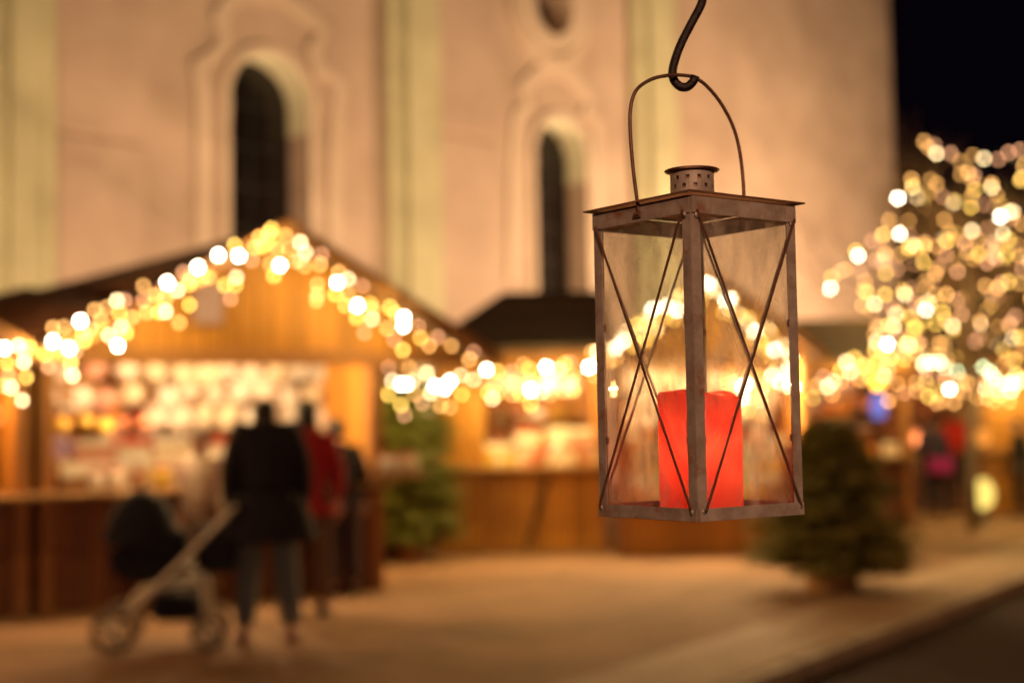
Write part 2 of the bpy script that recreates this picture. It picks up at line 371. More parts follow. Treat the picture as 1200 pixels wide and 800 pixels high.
# ------------------------------------------------------------------ stalls
def stall(label, p, rz, hw_l, hw_r, depth, eave, ridge, roof_l, roof_r, kind='gable', wmat='wood_orange', counter=True, over=.45, cmat='wood_brown', cz=1.02, group=None, cl=None, cr=None, cat='market stall', hip=0):
    """p: middle of the front at the ground; x along the front, +y to the back"""
    t = thing('market_stall', label, cat, (p.x, p.y, 0), rz, group)
    cl = -hw_l if cl is None else cl; cr = hw_r if cr is None else cr
    for x in (-hw_l, hw_r):
        MB().box((x - .06, -.0, 0), (x + .06, .12, eave + .02)).build('post', 'wood_mid', t, bevel=.006)
    MB().box((-hw_l + .06, depth - .05, 0), (hw_r - .06, depth, eave)).build('back_wall', wmat, t)
    for x, n in ((-hw_l, 'side_wall'), (hw_r - .05, 'side_wall')):
        MB().box((x, .12, 0), (x + .05, depth - .05, eave)).build(n, 'wood_side' if 'orange' in wmat else 'wood_side_brown', t)
    if counter:
        MB().box((cl + .06, .03, .02), (cr - .06, .10, cz - .04)).build('counter_front', cmat, t)
        MB().box((cl - .1, -.22, cz - .04), (cr + .1, .55, cz)).build('counter_top', 'counter_top', t, bevel=.006)
    if kind == 'gable':
        al = math.atan2(ridge - eave, roof_l); ar = math.atan2(ridge - eave, roof_r)
        for sgn, wr in ((-1, roof_l), (1, roof_r)):
            n = Vector((sgn * (ridge - eave), 0, wr)).normalized()
            q = [Vector((0, -over, ridge)), Vector((sgn * wr, -over, eave)), Vector((sgn * wr, depth + .25, eave)), Vector((0, depth + .25, ridge))]
            sl = MB().prism(q, n * .045).build('roof', 'roofing', t)
            # board on edge along the front of the slope
            q = [Vector((0, -over - .003, ridge - .10)), Vector((sgn * wr, -over - .003, eave - .10)), Vector((sgn * wr, -over - .003, eave + .05)), Vector((0, -over - .003, ridge + .05))]
            MB().prism(q, Vector((0, -.03, 0))).build('verge_board', 'wood_mid' if 'orange' in wmat else 'wood_dark', sl)
        zb = eave + .06
        kl = (ridge - zb) / (ridge - eave)
        q = [Vector((-roof_l * kl + .03, 0, zb)), Vector((roof_r * kl - .03, 0, zb)), Vector((0, 0, ridge - .04))]
        MB().prism(q, Vector((0, .04, 0))).build('gable', wmat, t)
        MB().box((-roof_l + .12, -.05, eave - .06), (roof_r - .12, .03, zb + .03)).build('beam', 'wood_mid', t)
    else:
        ym = depth / 2
        for y0, y1 in ((-over, ym), (depth + over, ym)):
            q = [Vector((-roof_l, y0, eave)), Vector((roof_r, y0, eave)), Vector((roof_r, y1, ridge)), Vector((-roof_l + hip, y1, ridge))]
            n = (q[1] - q[0]).cross(q[3] - q[0]).normalized(); n = n if n.z > 0 else -n
            sl = MB().prism(q, n * .07).build('roof', 'roofing', t)
        if hip: MB().prism([Vector((-roof_l, -over, eave)), Vector((-roof_l, depth + over, eave)), Vector((-roof_l + hip, ym, ridge))], Vector((0, 0, .06))).build('roof', 'roofing', t)
        MB().box((-roof_l + .05, -over - .02, eave - .12), (roof_r - .05, -over + .02, eave - .003)).build('beam', 'wood_mid', t)
        ez = eave + (ridge - eave) * over / (ym + over) - .02
        for x in ((hw_r - .05,) if hip else (-hw_l, hw_r - .05)):
            MB().prism([Vector((x, .003, ez)), Vector((x, depth - .003, ez)), Vector((x, ym, ridge - .03))], Vector((.05, 0, 0))).build('gable', wmat, t)
        MB().box((-hw_l + .06, .02, eave - .25), (hw_r - .06, .07, ez)).build('beam', wmat, t)
    bpy.context.view_layer.update()
    return t
def M_of(t): return Matrix.Translation(t.location) @ Matrix.Rotation(t.rotation_euler.z, 4, 'Z')

# hut 1: the big one with the lit gable, front line from the pixels of its feet
A, B = Vector((-4.3, 11.94, 0)), Vector((-1.38, 13.5, 0)); fd = (B - A).normalized(); rz1 = math.atan2(fd.y, fd.x)
c1 = Vector((-2.2, 13.06, 0))
hut1 = stall('large wooden stall with lit gable and crowded bright window, behind the pushchair', c1, rz1, 2.0, 1.02, 2.3, 2.18, 3.36, 2.12, 2.12, cl=-2.0, cr=1.02)
MB().box((.98, -.3, 1.06), (1.42, .1, 1.10)).build('side_shelf', 'counter_top', hut1, bevel=.005)
# huts behind it on the left, only their dark roofs show
hL = stall('dark shallow-roofed stall whose roof rises behind the big gabled stall', Vector((-3.0, 16.6, 0)), 0, 1.8, 1.7, 2.2, 2.66, 3.70, 4.3, 1.5, wmat='wood_brown', counter=False)
hK = stall('far corner stall with a second dark roof peak, behind the big gabled stall', Vector((-5.3, 15.9, 0)), R(4), 1.4, 1.4, 2.0, 2.56, 3.08, 2.4, 2.4, wmat='wood_brown', counter=False)
hJ = stall('open stall with amber goods cut by the picture edge, left of the gabled stall', c1 - fd * 3.80, rz1, 1.6, 1.6, 2.2, 2.2, 3.2, 1.95, 1.63)
hut2 = stall('low wooden stall with long dark roof beside the standing fir tree', Vector((.07, 17.5, 0)), 0, 1.0, 1.0, 2.2, 2.42, 3.22, 1.18, 1.15, kind='eaves', hip=1.0, wmat='wood_orange', cmat='wood_orange', cz=1.04, over=.35)
MB().box((-.94, .0, .02), (-.42, .05, 2.2)).build('front_panel', 'wood_orange', hut2)
MB().box((.02, -.02, .03), (.07, .028, .98), Matrix.Rotation(R(18), 4, 'Y')).build('brace', 'wood_dark', hut2)
hut3 = stall('gabled stall glowing brightly behind the hanging lantern', Vector((2.32, 16.5, 0)), R(-2), 1.08, 1.08, 2.1, 2.28, 3.2, 1.24, 1.24, wmat='wood_orange', cmat='wood_orange', cz=.66)
hut4 = stall('stall with small dark roof between the lantern and the bare tree', Vector((4.72, 20.2, 0)), 0, .85, .85, 2.0, 2.36, 2.98, 1.0, 1.0, kind='eaves', wmat='wood_brown', over=.3)
hut5 = stall('yellow lit plank booth behind the egg-shaped lamp', Vector((9.05, 22.8, 0)), R(-6), 1.5, 1.6, 2.2, 2.3, 3.1, 1.7, 1.8, wmat='wood_orange')
MB().box((-1.44, -.02, .02), (-.75, .0, 2.2)).build('front_panel', 'wood_orange_h', hut5)
hut6 = stall('long dark stall far behind the standing people', Vector((8.2, 30, 0)), 0, 3.4, 3.2, 2.4, 2.6, 3.6, 3.7, 3.5, kind='eaves', wmat='wood_brown')

# pendant lamps in the stalls
def pendant(t, x, y, z, e, col=(1, .64, .30), top=None, lab=''):
    m = M_of(t); p = m @ Vector((x, y, z))
    l = thing('pendant_lamp', lab, 'lamp', p, 0)
    MB().tube([(0, 0, .12), (0, 0, (top or 2.45) - z)], .006, 6).build('cord', 'cable', l)
    MB().lathe([(.03, .13), (.05, .11), (.15, .02), (.145, .02), (.045, .10), (.025, .12)], 20, cap=False).build('shade', 'lampmetal', l, smooth=True)
    MB().ball((0, 0, .02), .035, 2).build('bulb', 'lamp_glow', l, smooth=True)
    light('lamp', 'POINT', (0, 0, -.05), e, col, l, size=.05)
    return l
pendant(hut1, -1.2, .16, 2.2, 115, lab='shaded lamp hanging at the pushchair end of the gabled stall')
pendant(hut1, -.35, .18, 2.22, 120, lab='shaded lamp hanging in the middle of the gabled stall')
pendant(hut1, .1, .2, 2.22, 42, lab='shaded lamp hanging by the open corner post of the gabled stall')
pendant(hJ, 1.0, .3, 2.18, 90, (1, .5, .16), lab='amber lamp hanging in the stall cut by the frame edge')
pendant(hut2, .3, .35, 2.34, 130, lab='shaded lamp hanging in the stall beside the fir tree')
pendant(hut3, -.4, .3, 2.3, 280, lab='lamp over the fir side of the counter in the stall behind the lantern')
pendant(hut3, .5, .3, 2.3, 300, lab='lamp over the bare tree side of the counter behind the lantern')
pendant(hut4, 0, .7, 2.1, 30, (1, .55, .25), lab='shaded lamp hanging in the small roofed stall')
pendant(hut5, -1.1, -.5, 2.05, 34, (1, .68, .25), top=2.3, lab='lamp over the yellow plank booth front')
jars_ = [(1.08, 'white'), (1.2, 'pale'), (1.32, 'cream')]
pendant(hut6, 0, 1, 2.6, 12, (1, .5, .2), lab='lamp inside the far dark stall')

# ------------------------------------------------------------------ string lights
bulb_proto = {}
def bulb_at(p, k, r, parent):
    key = (k, round(r, 3))
    if key not in bulb_proto:
        o = MB().ball((0, 0, 0), r, 1, (1, 1, 1.15)).build('bulb', BULBS[k], parent, smooth=True); bulb_proto[key] = o
    else:
        o = bulb_proto[key].copy(); COL.objects.link(o); o.parent = parent
    o.location = p
    return o
def string(label, bulbs, pt, r, main=None, e=0, every=8, group='fairy light strings of the market'):
    """bulbs: (px, py, kind); pt: pixel -> world; main: the cable the drops hang from (world points)"""
    ws = [(pt(x, y), k) for x, y, k in bulbs]
    o = min((p for p, k in ws), key=lambda p: p.z)
    t = thing('light_string', label, 'string lights', o, 0, group)
    for p, k in ws: bulb_at(p - o, k, r * random.choice((.93, 1, 1.07)), t)
    c = MB()
    if main:
        c.tube([p - o for p in main], .006, 6)
        def near(p):
            best = None
            for a, b in zip(main, main[1:]):
                ab = b - a; f = 0 if ab.length < 1e-6 else max(0, min(1, (Vector((p.x - a.x, p.y - a.y, 0)).dot(Vector((ab.x, ab.y, 0)))) / max(1e-6, ab.x ** 2 + ab.y ** 2)))
                q = a + ab * f
                if best is None or (q - p).length < (best - p).length: best = q
            return best
        for p, k in ws:
            q = near(p)
            if (q - p).length > .02: c.tube([q - o, p - o], .003, 4)
    else:
        left = [p for p, k in ws]; cur = min(left, key=lambda p: p.z); chain = [cur]; left.remove(cur)
        while left:
            nx = min(left, key=lambda p: (p - cur).length); left.remove(nx)
            mid = (cur + nx) / 2 - Vector((0, 0, .04 * (nx - cur).length)); chain += [mid, nx]; cur = nx
        c.tube([p - o for p in chain], .004, 4)
    c.build('cable', 'cable', t)
    for p, k in ws[3::every]:
        if e: light('bulb_light', 'POINT', p - o + Vector((0, -.05, -.03)), e * 1.35, (1, .66, .19), t, size=.02)
    return t
nrm1 = Vector((fd.y, -fd.x, 0)); pl1 = c1 + nrm1 * .52
H1 = lambda x, y: on_plane(x, y, pl1 + nrm1 * random.uniform(0, .05), nrm1)
LB = [(5,408,'w'),(22,405,'c'),(8,425,'y'),(35,407,'y'),(28,424,'c'),(10,440,'d'),(31,442,'y'),(13,454,'c'),(26,469,'c'),(2,452,'a'),(62,384,'a'),(75,383,'a'),(62,400,'w'),(52,415,'y'),(57,430,'d'),
 (94,376,'w'),(111,363,'a'),(97,390,'y'),(99,399,'y'),(81,408,'w'),(83,425,'y'),(85,440,'c'),(88,412,'d'),(137,352,'c'),(140,367,'y'),(142,383,'c'),(138,405,'w'),(128,393,'c'),(148,390,'y'),(155,372,'a'),
 (168,335,'a'),(168,352,'d'),(182,346,'a'),(172,366,'a'),(186,366,'y'),(194,365,'c'),(194,350,'a'),(196,331,'w'),(208,340,'c'),(222,357,'y'),(232,313,'w'),(215,319,'d'),(222,327,'a'),(210,378,'a'),(222,333,'y'),(118,375,'a'),(106,386,'d'),(125,360,'a'),(146,352,'d')]
RB = [(256,299,'w'),(275,287,'y'),(280,300,'w'),(245,325,'a'),(263,334,'y'),(277,325,'c'),(276,334,'y'),(270,350,'d'),(295,305,'d'),(298,290,'a'),(318,268,'y'),(315,274,'y'),(304,278,'a'),(308,289,'y'),(335,276,'a'),(325,292,'a'),(328,311,'w'),
 (321,323,'y'),(317,309,'a'),(339,292,'a'),(352,284,'c'),(358,296,'c'),(352,305,'d'),(346,306,'a'),(357,312,'a'),(375,310,'a'),(377,298,'d'),(372,333,'a'),(372,345,'a'),(371,352,'a'),(395,331,'w'),(397,319,'a'),(408,327,'c'),(393,345,'y'),(425,335,'d'),(419,358,'w'),(405,358,'y'),(418,372,'y'),(408,345,'a'),(436,374,'c'),(427,390,'d'),(434,356,'y'),
 (437,362,'a'),(457,360,'y'),(454,385,'a'),(464,368,'y'),(473,372,'w'),(473,382,'w'),(472,410,'y'),(490,382,'d'),(493,396,'y'),(462,398,'d'),(513,395,'d'),(529,405,'a'),(555,412,'d'),(550,421,'a'),(503,405,'a')]
apx = P(318, 268, 1); m1 = M_of(hut1)
ap, el, er = m1 @ Vector((0, -.5, 3.33)), m1 @ Vector((-2.1, -.5, 2.2)), m1 @ Vector((2.1, -.5, 2.2))
string('icicle lights with white and amber bulbs down the long slope of the big gable', LB, H1, .019, [el + (el - ap) * .32, el, ap], e=5)
string('icicle lights from the big gable peak down towards the fir tree', RB, H1, .019, [m1 @ Vector((-.45, -.5, 3.08)), ap, er], e=6)
EB = [(433,432,'c'),(430,443,'w'),(435,460,'y'),(455,430,'d'),(437,430,'a'),(460,446,'c'),(470,450,'w'),(476,450,'w'),(470,474,'y'),(474,486,'d'),(442,478,'a'),(427,450,'y'),(493,425,'y'),(500,437,'c'),(525,425,'w'),(527,447,'w'),(510,452,'w'),(521,455,'w'),(541,462,'y'),(495,472,'d'),(516,475,'a'),(527,477,'a'),(505,460,'c'),(455,462,'y'),(484,446,'c'),(486,462,'a'),
 (387,435,'d'),(397,432,'d'),(407,448,'d'),(397,462,'c'),(386,466,'y'),(540,440,'c'),(480,430,'a'),(446,447,'a'),(550,422,'a'),(445,425,'d'),(463,424,'a')]
eh = lambda x, y: P(x, y, 15.2 + random.uniform(-.3, .3))
string('bright tangled lights hanging in front of the fir tree', EB, eh, .021, [P(383, 428, 14.6), P(430, 424, 15.2), P(500, 422, 15.2), P(560, 424, 15.2)], e=17)
E2 = [(555,445,'c'),(570,433,'w'),(583,435,'y'),(577,467,'c'),(572,460,'y'),(582,462,'y'),(613,427,'a'),(600,435,'d'),(620,432,'y'),(600,462,'a'),(622,457,'w'),(610,462,'y'),(622,474,'y'),(640,430,'w'),(655,433,'c'),(662,426,'y'),(668,425,'d'),(650,448,'y'),(660,458,'a'),(672,457,'y'),(672,440,'a'),(630,445,'y'),(690,430,'w'),(694,412,'a'),(697,440,'a'),(700,425,'c'),(645,462,'a'),(655,445,'a'),(634,460,'c')]
string('lights along the eave of the low stall beside the lantern', E2, lambda x, y: P(x, y, 17.05 + random.uniform(-.04, .04)), .023, [P(552, 424, 17.1), P(600, 421, 17.1), P(705, 416, 17.1)], e=15)
G3 = [(703,425,'y'),(708,413,'c'),(718,408,'y'),(714,423,'a'),(728,398,'c'),(735,388,'c'),(745,380,'y'),(750,392,'c'),(757,398,'y'),(765,362,'w'),(760,378,'y'),(770,385,'c'),(780,372,'y'),(790,350,'c'),(794,364,'w'),(785,362,'y'),(805,350,'c'),(812,338,'y'),(830,332,'w'),(825,345,'y'),(838,340,'c'),(850,352,'w'),(856,350,'w'),(865,368,'c'),(848,366,'y'),(876,378,'c'),(884,388,'w'),(890,398,'y'),(900,385,'c'),(899,405,'y'),(908,410,'w'),(918,405,'c'),(925,420,'y'),
 (875,450,'w'),(868,462,'c'),(880,440,'y'),(895,452,'c'),(905,440,'w'),(915,448,'w'),(922,440,'c'),(870,475,'y'),(888,462,'y'),(930,455,'c'),(862,448,'c'),(912,432,'y'),(743,405,'y'),(722,420,'a'),(741,398,'y'),(800,372,'a'),(816,352,'a')]
for x, y, k in list(G3[:44]): G3.append((x + random.uniform(-9, 9), y + random.uniform(-5, 12), random.choice('cyywa')))
m3 = M_of(hut3)
string('dense lights around the gable seen through the lantern glass', G3, lambda x, y: P(x, y, 15.95 + random.uniform(-.05, .05)), .026, [m3 @ Vector((-1.24, -.52, 2.2)), m3 @ Vector((0, -.52, 3.1)), m3 @ Vector((1.24, -.52, 2.2)), P(860, 445, 15.95)], e=8)
G4 = [(945,470,'a'),(952,466,'y'),(957,452,'a'),(970,453,'c'),(965,442,'d'),(985,434,'y'),(997,436,'c'),(992,424,'c'),(1001,419,'y'),(1012,428,'a'),(975,462,'a'),(948,445,'y'),(940,455,'a'),(1008,445,'a'),(1018,440,'y'),(985,448,'a'),(942,432,'a')]
string('short light string on the eave of the small roofed stall', G4, lambda x, y: P(x, y, 19.8 + random.uniform(-.05, .05)), .026, [P(935, 430, 19.85), P(1025, 424, 19.85)], e=9, every=6)
T1 = [(1083,166,'a'),(1095,170,'d'),(1088,173,'a'),(1097,180,'c'),(1114,180,'d'),(1125,189,'a'),(1140,182,'a'),(1153,186,'c'),(1170,187,'d'),(1182,179,'d'),(1195,176,'d'),(1200,194,'a'),(1198,208,'a'),(1068,210,'a'),(1070,218,'y'),(1052,232,'w'),(1052,232,'y'),(1075,232,'c'),(1083,232,'y'),(1090,225,'a'),(1085,245,'a'),(1105,230,'d'),(1119,235,'y'),
 (1138,243,'y'),(1138,230,'a'),(1140,213,'a'),(1162,216,'a'),(1168,228,'a'),(1152,240,'d'),(1173,240,'y'),(1172,254,'w'),(1186,256,'d'),(1187,248,'c'),(1198,262,'a'),(1042,258,'a'),(1065,259,'a'),(1054,274,'w'),(1066,276,'d'),(1065,291,'y'),(1073,290,'a'),(1084,282,'d'),(1107,258,'a'),(1106,278,'c'),(1118,280,'a'),(1035,275,'y'),(1022,282,'d')]
T2 = [(1037,297,'a'),(1005,300,'w'),(1003,294,'y'),(990,316,'a'),(984,318,'d'),(975,325,'y'),(973,338,'w'),(1008,318,'d'),(1012,340,'a'),(1025,356,'c'),(1037,345,'y'),(1011,358,'a'),(1055,298,'a'),(1038,320,'y'),(1052,315,'d'),(1072,310,'d'),(1096,320,'a'),(1102,312,'d'),(1087,335,'a'),(1125,305,'a'),(1122,318,'d'),(1147,298,'y'),(1164,300,'d'),(1180,297,'y'),(1196,300,'a'),(1186,315,'d'),(1182,331,'d'),(1196,332,'a'),(1155,335,'a'),(1145,330,'d'),(1162,345,'d'),(1127,350,'a'),(1119,358,'y'),
 (1085,363,'w'),(1100,355,'y'),(1060,345,'c'),(1072,345,'a'),(1057,365,'d'),(1047,383,'c'),(1076,384,'y'),(1066,372,'y'),(1097,380,'y'),(1108,375,'a'),(1125,370,'a'),(1190,370,'d'),(1184,379,'d'),(1150,375,'d')]
T3 = [(1040,403,'w'),(1043,419,'y'),(1054,395,'d'),(1063,400,'a'),(1030,395,'d'),(1147,395,'d'),(1143,400,'d'),(1168,402,'c'),(1176,410,'y'),(1182,420,'a'),(1198,412,'a'),(1075,403,'a'),(1085,448,'y'),(1093,456,'y'),(1088,465,'y'),(1108,447,'a'),(1113,456,'w'),(1098,472,'a'),(1118,472,'a'),(1074,448,'a'),(1100,462,'y'),(1105,470,'a'),(1122,458,'a'),(1145,466,'a'),(1155,455,'c'),(1157,466,'a'),(1172,462,'y'),(1183,470,'a'),(1130,460,'a'),(1020,404,'a'),(1035,411,'y'),(1018,420,'a'),(1126,446,'a'),(1165,470,'a')]
T4 = [(1068,420,'m'),(1076,417,'m'),(1086,423,'m'),(1092,425,'m'),(1101,424,'m'),(1113,418,'m'),(1107,430,'m'),(1122,436,'m'),(1130,440,'m'),(1145,438,'c'),(1143,436,'m'),(1152,430,'m'),(1160,436,'m'),(1176,449,'m'),(1185,448,'m'),(1190,440,'m'),(1198,446,'c'),(1185,458,'m'),(1082,427,'m'),(1165,442,'m')]
tb = G(1141, 621); tb.z = 0; TY = tb.y
def tree_pt(x, y):
    c = 2.3 * math.sqrt(max(0.03, 1 - ((x - 1150) / 215) ** 2))
    return P(x, y, TY + random.uniform(-1, 1) * c * .8)
rp = random.Random(3)
for L_ in (T1, T2, T3):
    ys = [y for x, y, k in L_]
    for i in range(22): L_.append((rp.uniform(1206, 1330), rp.uniform(min(ys), max(ys)), rp.choice('aaydc')))
for L_, (ya, yb), n_ in ((T1, (200, 290), 22), (T2, (290, 385), 20), (T3, (380, 450), 26)):
    for i in range(n_):
        y = rp.uniform(ya, yb); w_ = 60 + (y - 200) * .45
        L_.append((rp.uniform(max(1010, 1120 - w_), 1200), y, rp.choice('aaddyac')))
string('sparse amber lights in the top of the bare tree', T1, tree_pt, .024, e=9)
string('warm lights wound through the middle of the bare tree', T2, tree_pt, .024, e=9)
string('warm lights on the lowest boughs of the bare tree', T3, tree_pt, .024, e=12)
T5 = []
while len(T5) < 84:
    y = rp.uniform(265, 470); x = rp.uniform(1000 if y > 300 else 1040, 1200)
    if (x - 1120) ** 2 / 125 ** 2 + (y - 380) ** 2 / 120 ** 2 < 1: T5.append((x, y, rp.choice('aaddyadyc')))
string('dim amber lights scattered among the twigs of the bare tree', T5, tree_pt, .024)
string('pale greenish lights strung under the bare tree', T4, lambda x, y: P(x, y, TY + 1.2 + random.uniform(-.2, .2)), .027, e=5)
# what the bulbs give together
for p, e in ((P(150, 400, 12.0), 25), (P(318, 330, 12.3), 25), (P(480, 440, 14.7), 40), (P(640, 450, 16.6), 25), (P(830, 420, 15.5), 25), (P(1080, 330, TY), 45), (P(1150, 420, TY), 50)):
    pass

# ------------------------------------------------------------------ bare tree
rt = random.Random(11)
tree = thing('bare_tree', 'slender leafless tree full of fairy lights beside the pavement', 'tree', tb)
TH = 5.4
def limbs():
    br, tw = MB(), MB()
    def grow(p, d, L, r, lev):
        pts = [p]; n = 4
        for i in range(n):
            d = (d + Vector((rt.uniform(-.25, .25), rt.uniform(-.25, .25), rt.uniform(-.08, .18)))).normalized()
            pts.append(pts[-1] + d * L / n)
        (br if lev < 2 else tw).tube(pts, [r * (1 - .55 * i / n) for i in range(n + 1)], 7 if lev < 2 else 4)
        if lev >= 4: return
        for k in range(4 if lev < 3 else 3):
            q = pts[rt.choice((1, 2, 3, 4))] if k else pts[-1]
            a = rt.uniform(0, 6.28); s = rt.uniform(.5, 1.0)
            e = (d + (d.orthogonal().normalized() * math.cos(a) + d.cross(d.orthogonal()).normalized() * math.sin(a)) * s).normalized()
            grow(q, e, L * rt.uniform(.55, .8), r * .5, lev + 1)
    top = Vector((.05, 0, 2.1))
    for k in range(9):
        a = 2 * math.pi * k / 9 + rt.uniform(-.3, .3); el = rt.uniform(.25, 1.3)
        grow(Vector((0, 0, rt.uniform(1.7, 2.5))), Vector((math.cos(a) * math.cos(el), math.sin(a) * math.cos(el), math.sin(el))), rt.uniform(1.1, 1.5), .05, 0)
    return br, tw
br, tw = limbs()
MB().tube([(0, 0, -.02), (0, 0, .5), (.02, 0, 1.3), (.04, 0, 2.1), (.0, .05, 3.0), (.05, 0, 4.0)], [.085, .07, .065, .06, .045, .015], 12).build('trunk', 'bark_grey', tree, smooth=True)
cw = br.build('crown', 'bark', tree, smooth=True)
tag(tw.build('twigs', 'bark', cw), kind='stuff')

# ------------------------------------------------------------------ conifers
def conifer(name, label, p, h, rad, mname, seed, lean=0, r0=.25, pw=.85):
    r = random.Random(seed)
    t = thing(name, label, 'tree', (p.x, p.y, 0), r.uniform(0, 6))
    MB().tube([(0, 0, .02), (0, 0, h * .5), (0, 0, h)], [.045, .03, .006], 8).build('trunk', 'bark', t, smooth=True)
    b = MB()
    nb = int(190 * h)
    for i in range(nb):
        f = (i + r.random()) / nb
        z = r0 + (h - r0) * f; Lb = rad * (1 - f) ** pw * r.uniform(.72, 1.12) + .06
        a = r.uniform(0, 2 * math.pi); dr = Vector((math.cos(a), math.sin(a), 0)); sd = Vector((-dr.y, dr.x, 0))
        n = max(4, int(Lb / .035)); pts = []
        for j in range(n + 1):
            s = j / n; pts.append(Vector((0, 0, z)) + dr * Lb * s + Vector((0, 0, -.28 * Lb * s + .22 * Lb * s * s)))
        for j in range(1, n + 1):
            q = pts[j]; s = j / n; wl = (.18 * (1 - s * .75)) * (.6 + rad)
            for sg in (-1, 1):
                for m_ in range(2):
                    tip = q + (sd * sg * r.uniform(.5, 1) + dr * r.uniform(.3, .9) + Vector((0, 0, r.uniform(-.35, .35)))) * wl
                    w_ = Vector((r.uniform(-1, 1), r.uniform(-1, 1), r.uniform(-1, 1))).normalized() * .012
                    v = [b.b.verts.new(q + w_), b.b.verts.new(q - w_), b.b.verts.new(tip - w_ * .5), b.b.verts.new(tip + w_ * .5)]
                    b.b.faces.new(v)
    me = bpy.data.meshes.new('crown'); b.b.to_mesh(me); b.b.free(); me.materials.append(M[mname])
    o = bpy.data.objects.new('crown', me); COL.objects.link(o); o.parent = t
    return t
p = G(480, 656); fir1 = conifer('fir_tree', 'upright green fir tree between the gabled stall and the low stall', p, 2.05, .60, 'needles_light', 5, pw=.2)
MB().lathe([(.14, 0), (.18, .24), (.19, .24), (.19, .27), (.15, .27)], 20).build('tub', 'wood_mid', fir1, smooth=False)
p = G(975, 690); fir2 = conifer('fir_tree', 'wide dark fir tree in a wooden stand out on the open pavement', p, 1.50, .76, 'needles', 9, r0=.24, pw=.45)
fir2.rotation_euler.z = 0
MB().lathe([(.23, 0), (.24, .03), (.235, .27), (.22, .29), (.0, .29)], 24, cap=False).build('stand', 'log', fir2)
p = G(1012, 660); conifer('fir_tree', 'low bushy fir behind the wide one, towards the pavement edge', p + Vector((0, .3, 0)), .75, .5, 'needles', 14, r0=.12)

# ------------------------------------------------------------------ people
def skin_mesh(chains, sub=1):
    """chains: list of [(point, radius), ...]; points shared by value are welded"""
    idx, vs, es, rr = {}, [], [], []
    def vid(p, r):
        k = tuple(round(c, 4) for c in p)
        if k not in idx: idx[k] = len(vs); vs.append(k); rr.append(r)
        return idx[k]
    for ch in chains:
        prev = None
        for p, r in ch:
            i = vid(p, r)
            if prev is not None and prev != i: es.append((prev, i))
            prev = i
    me = bpy.data.meshes.new('tmp'); me.from_pydata(vs, es, [])
    o = bpy.data.objects.new('tmp', me); COL.objects.link(o)
    o.modifiers.new('s', 'SKIN'); u = o.modifiers.new('u', 'SUBSURF'); u.levels = sub; u.render_levels = sub
    par = list(range(len(vs)))
    def fnd(i):
        while par[i] != i: i = par[i]
        return i
    for a, b in es: par[fnd(a)] = fnd(b)
    seen = set()
    for i, sv in enumerate(me.skin_vertices[0].data):
        sv.radius = (rr[i], rr[i]); rt_ = fnd(i); sv.use_root = rt_ not in seen; seen.add(rt_)
    d = bpy.context.evaluated_depsgraph_get(); d.update()
    m = bpy.data.meshes.new_from_object(o.evaluated_get(d)); bpy.data.objects.remove(o)
    return m
def remeshed(bm, name, m, parent, vox):
    me = bpy.data.meshes.new('tmp'); bm.to_mesh(me); bm.free()
    o = bpy.data.objects.new('tmp', me); COL.objects.link(o)
    q = o.modifiers.new('r', 'REMESH'); q.mode = 'VOXEL'; q.voxel_size = vox
    sm = o.modifiers.new('s', 'SMOOTH'); sm.iterations = 3; sm.factor = .5
    d = bpy.context.evaluated_depsgraph_get(); d.update()
    r = bpy.data.meshes.new_from_object(o.evaluated_get(d)); bpy.data.objects.remove(o)
    for p in r.polygons: p.use_smooth = True
    r.materials.clear(); r.materials.append(m); r.name = name
    ob = bpy.data.objects.new(name, r); COL.objects.link(ob); ob.parent = parent
    return ob
def cloth(c, rough=.85): return mat('cloth', c, tuple(x * .65 for x in c), scale=18, rough=rough, bump=.2)
SKIN = mat('skin', (.52, .30, .21), (.46, .25, .17), scale=8, rough=.5, bump=0)
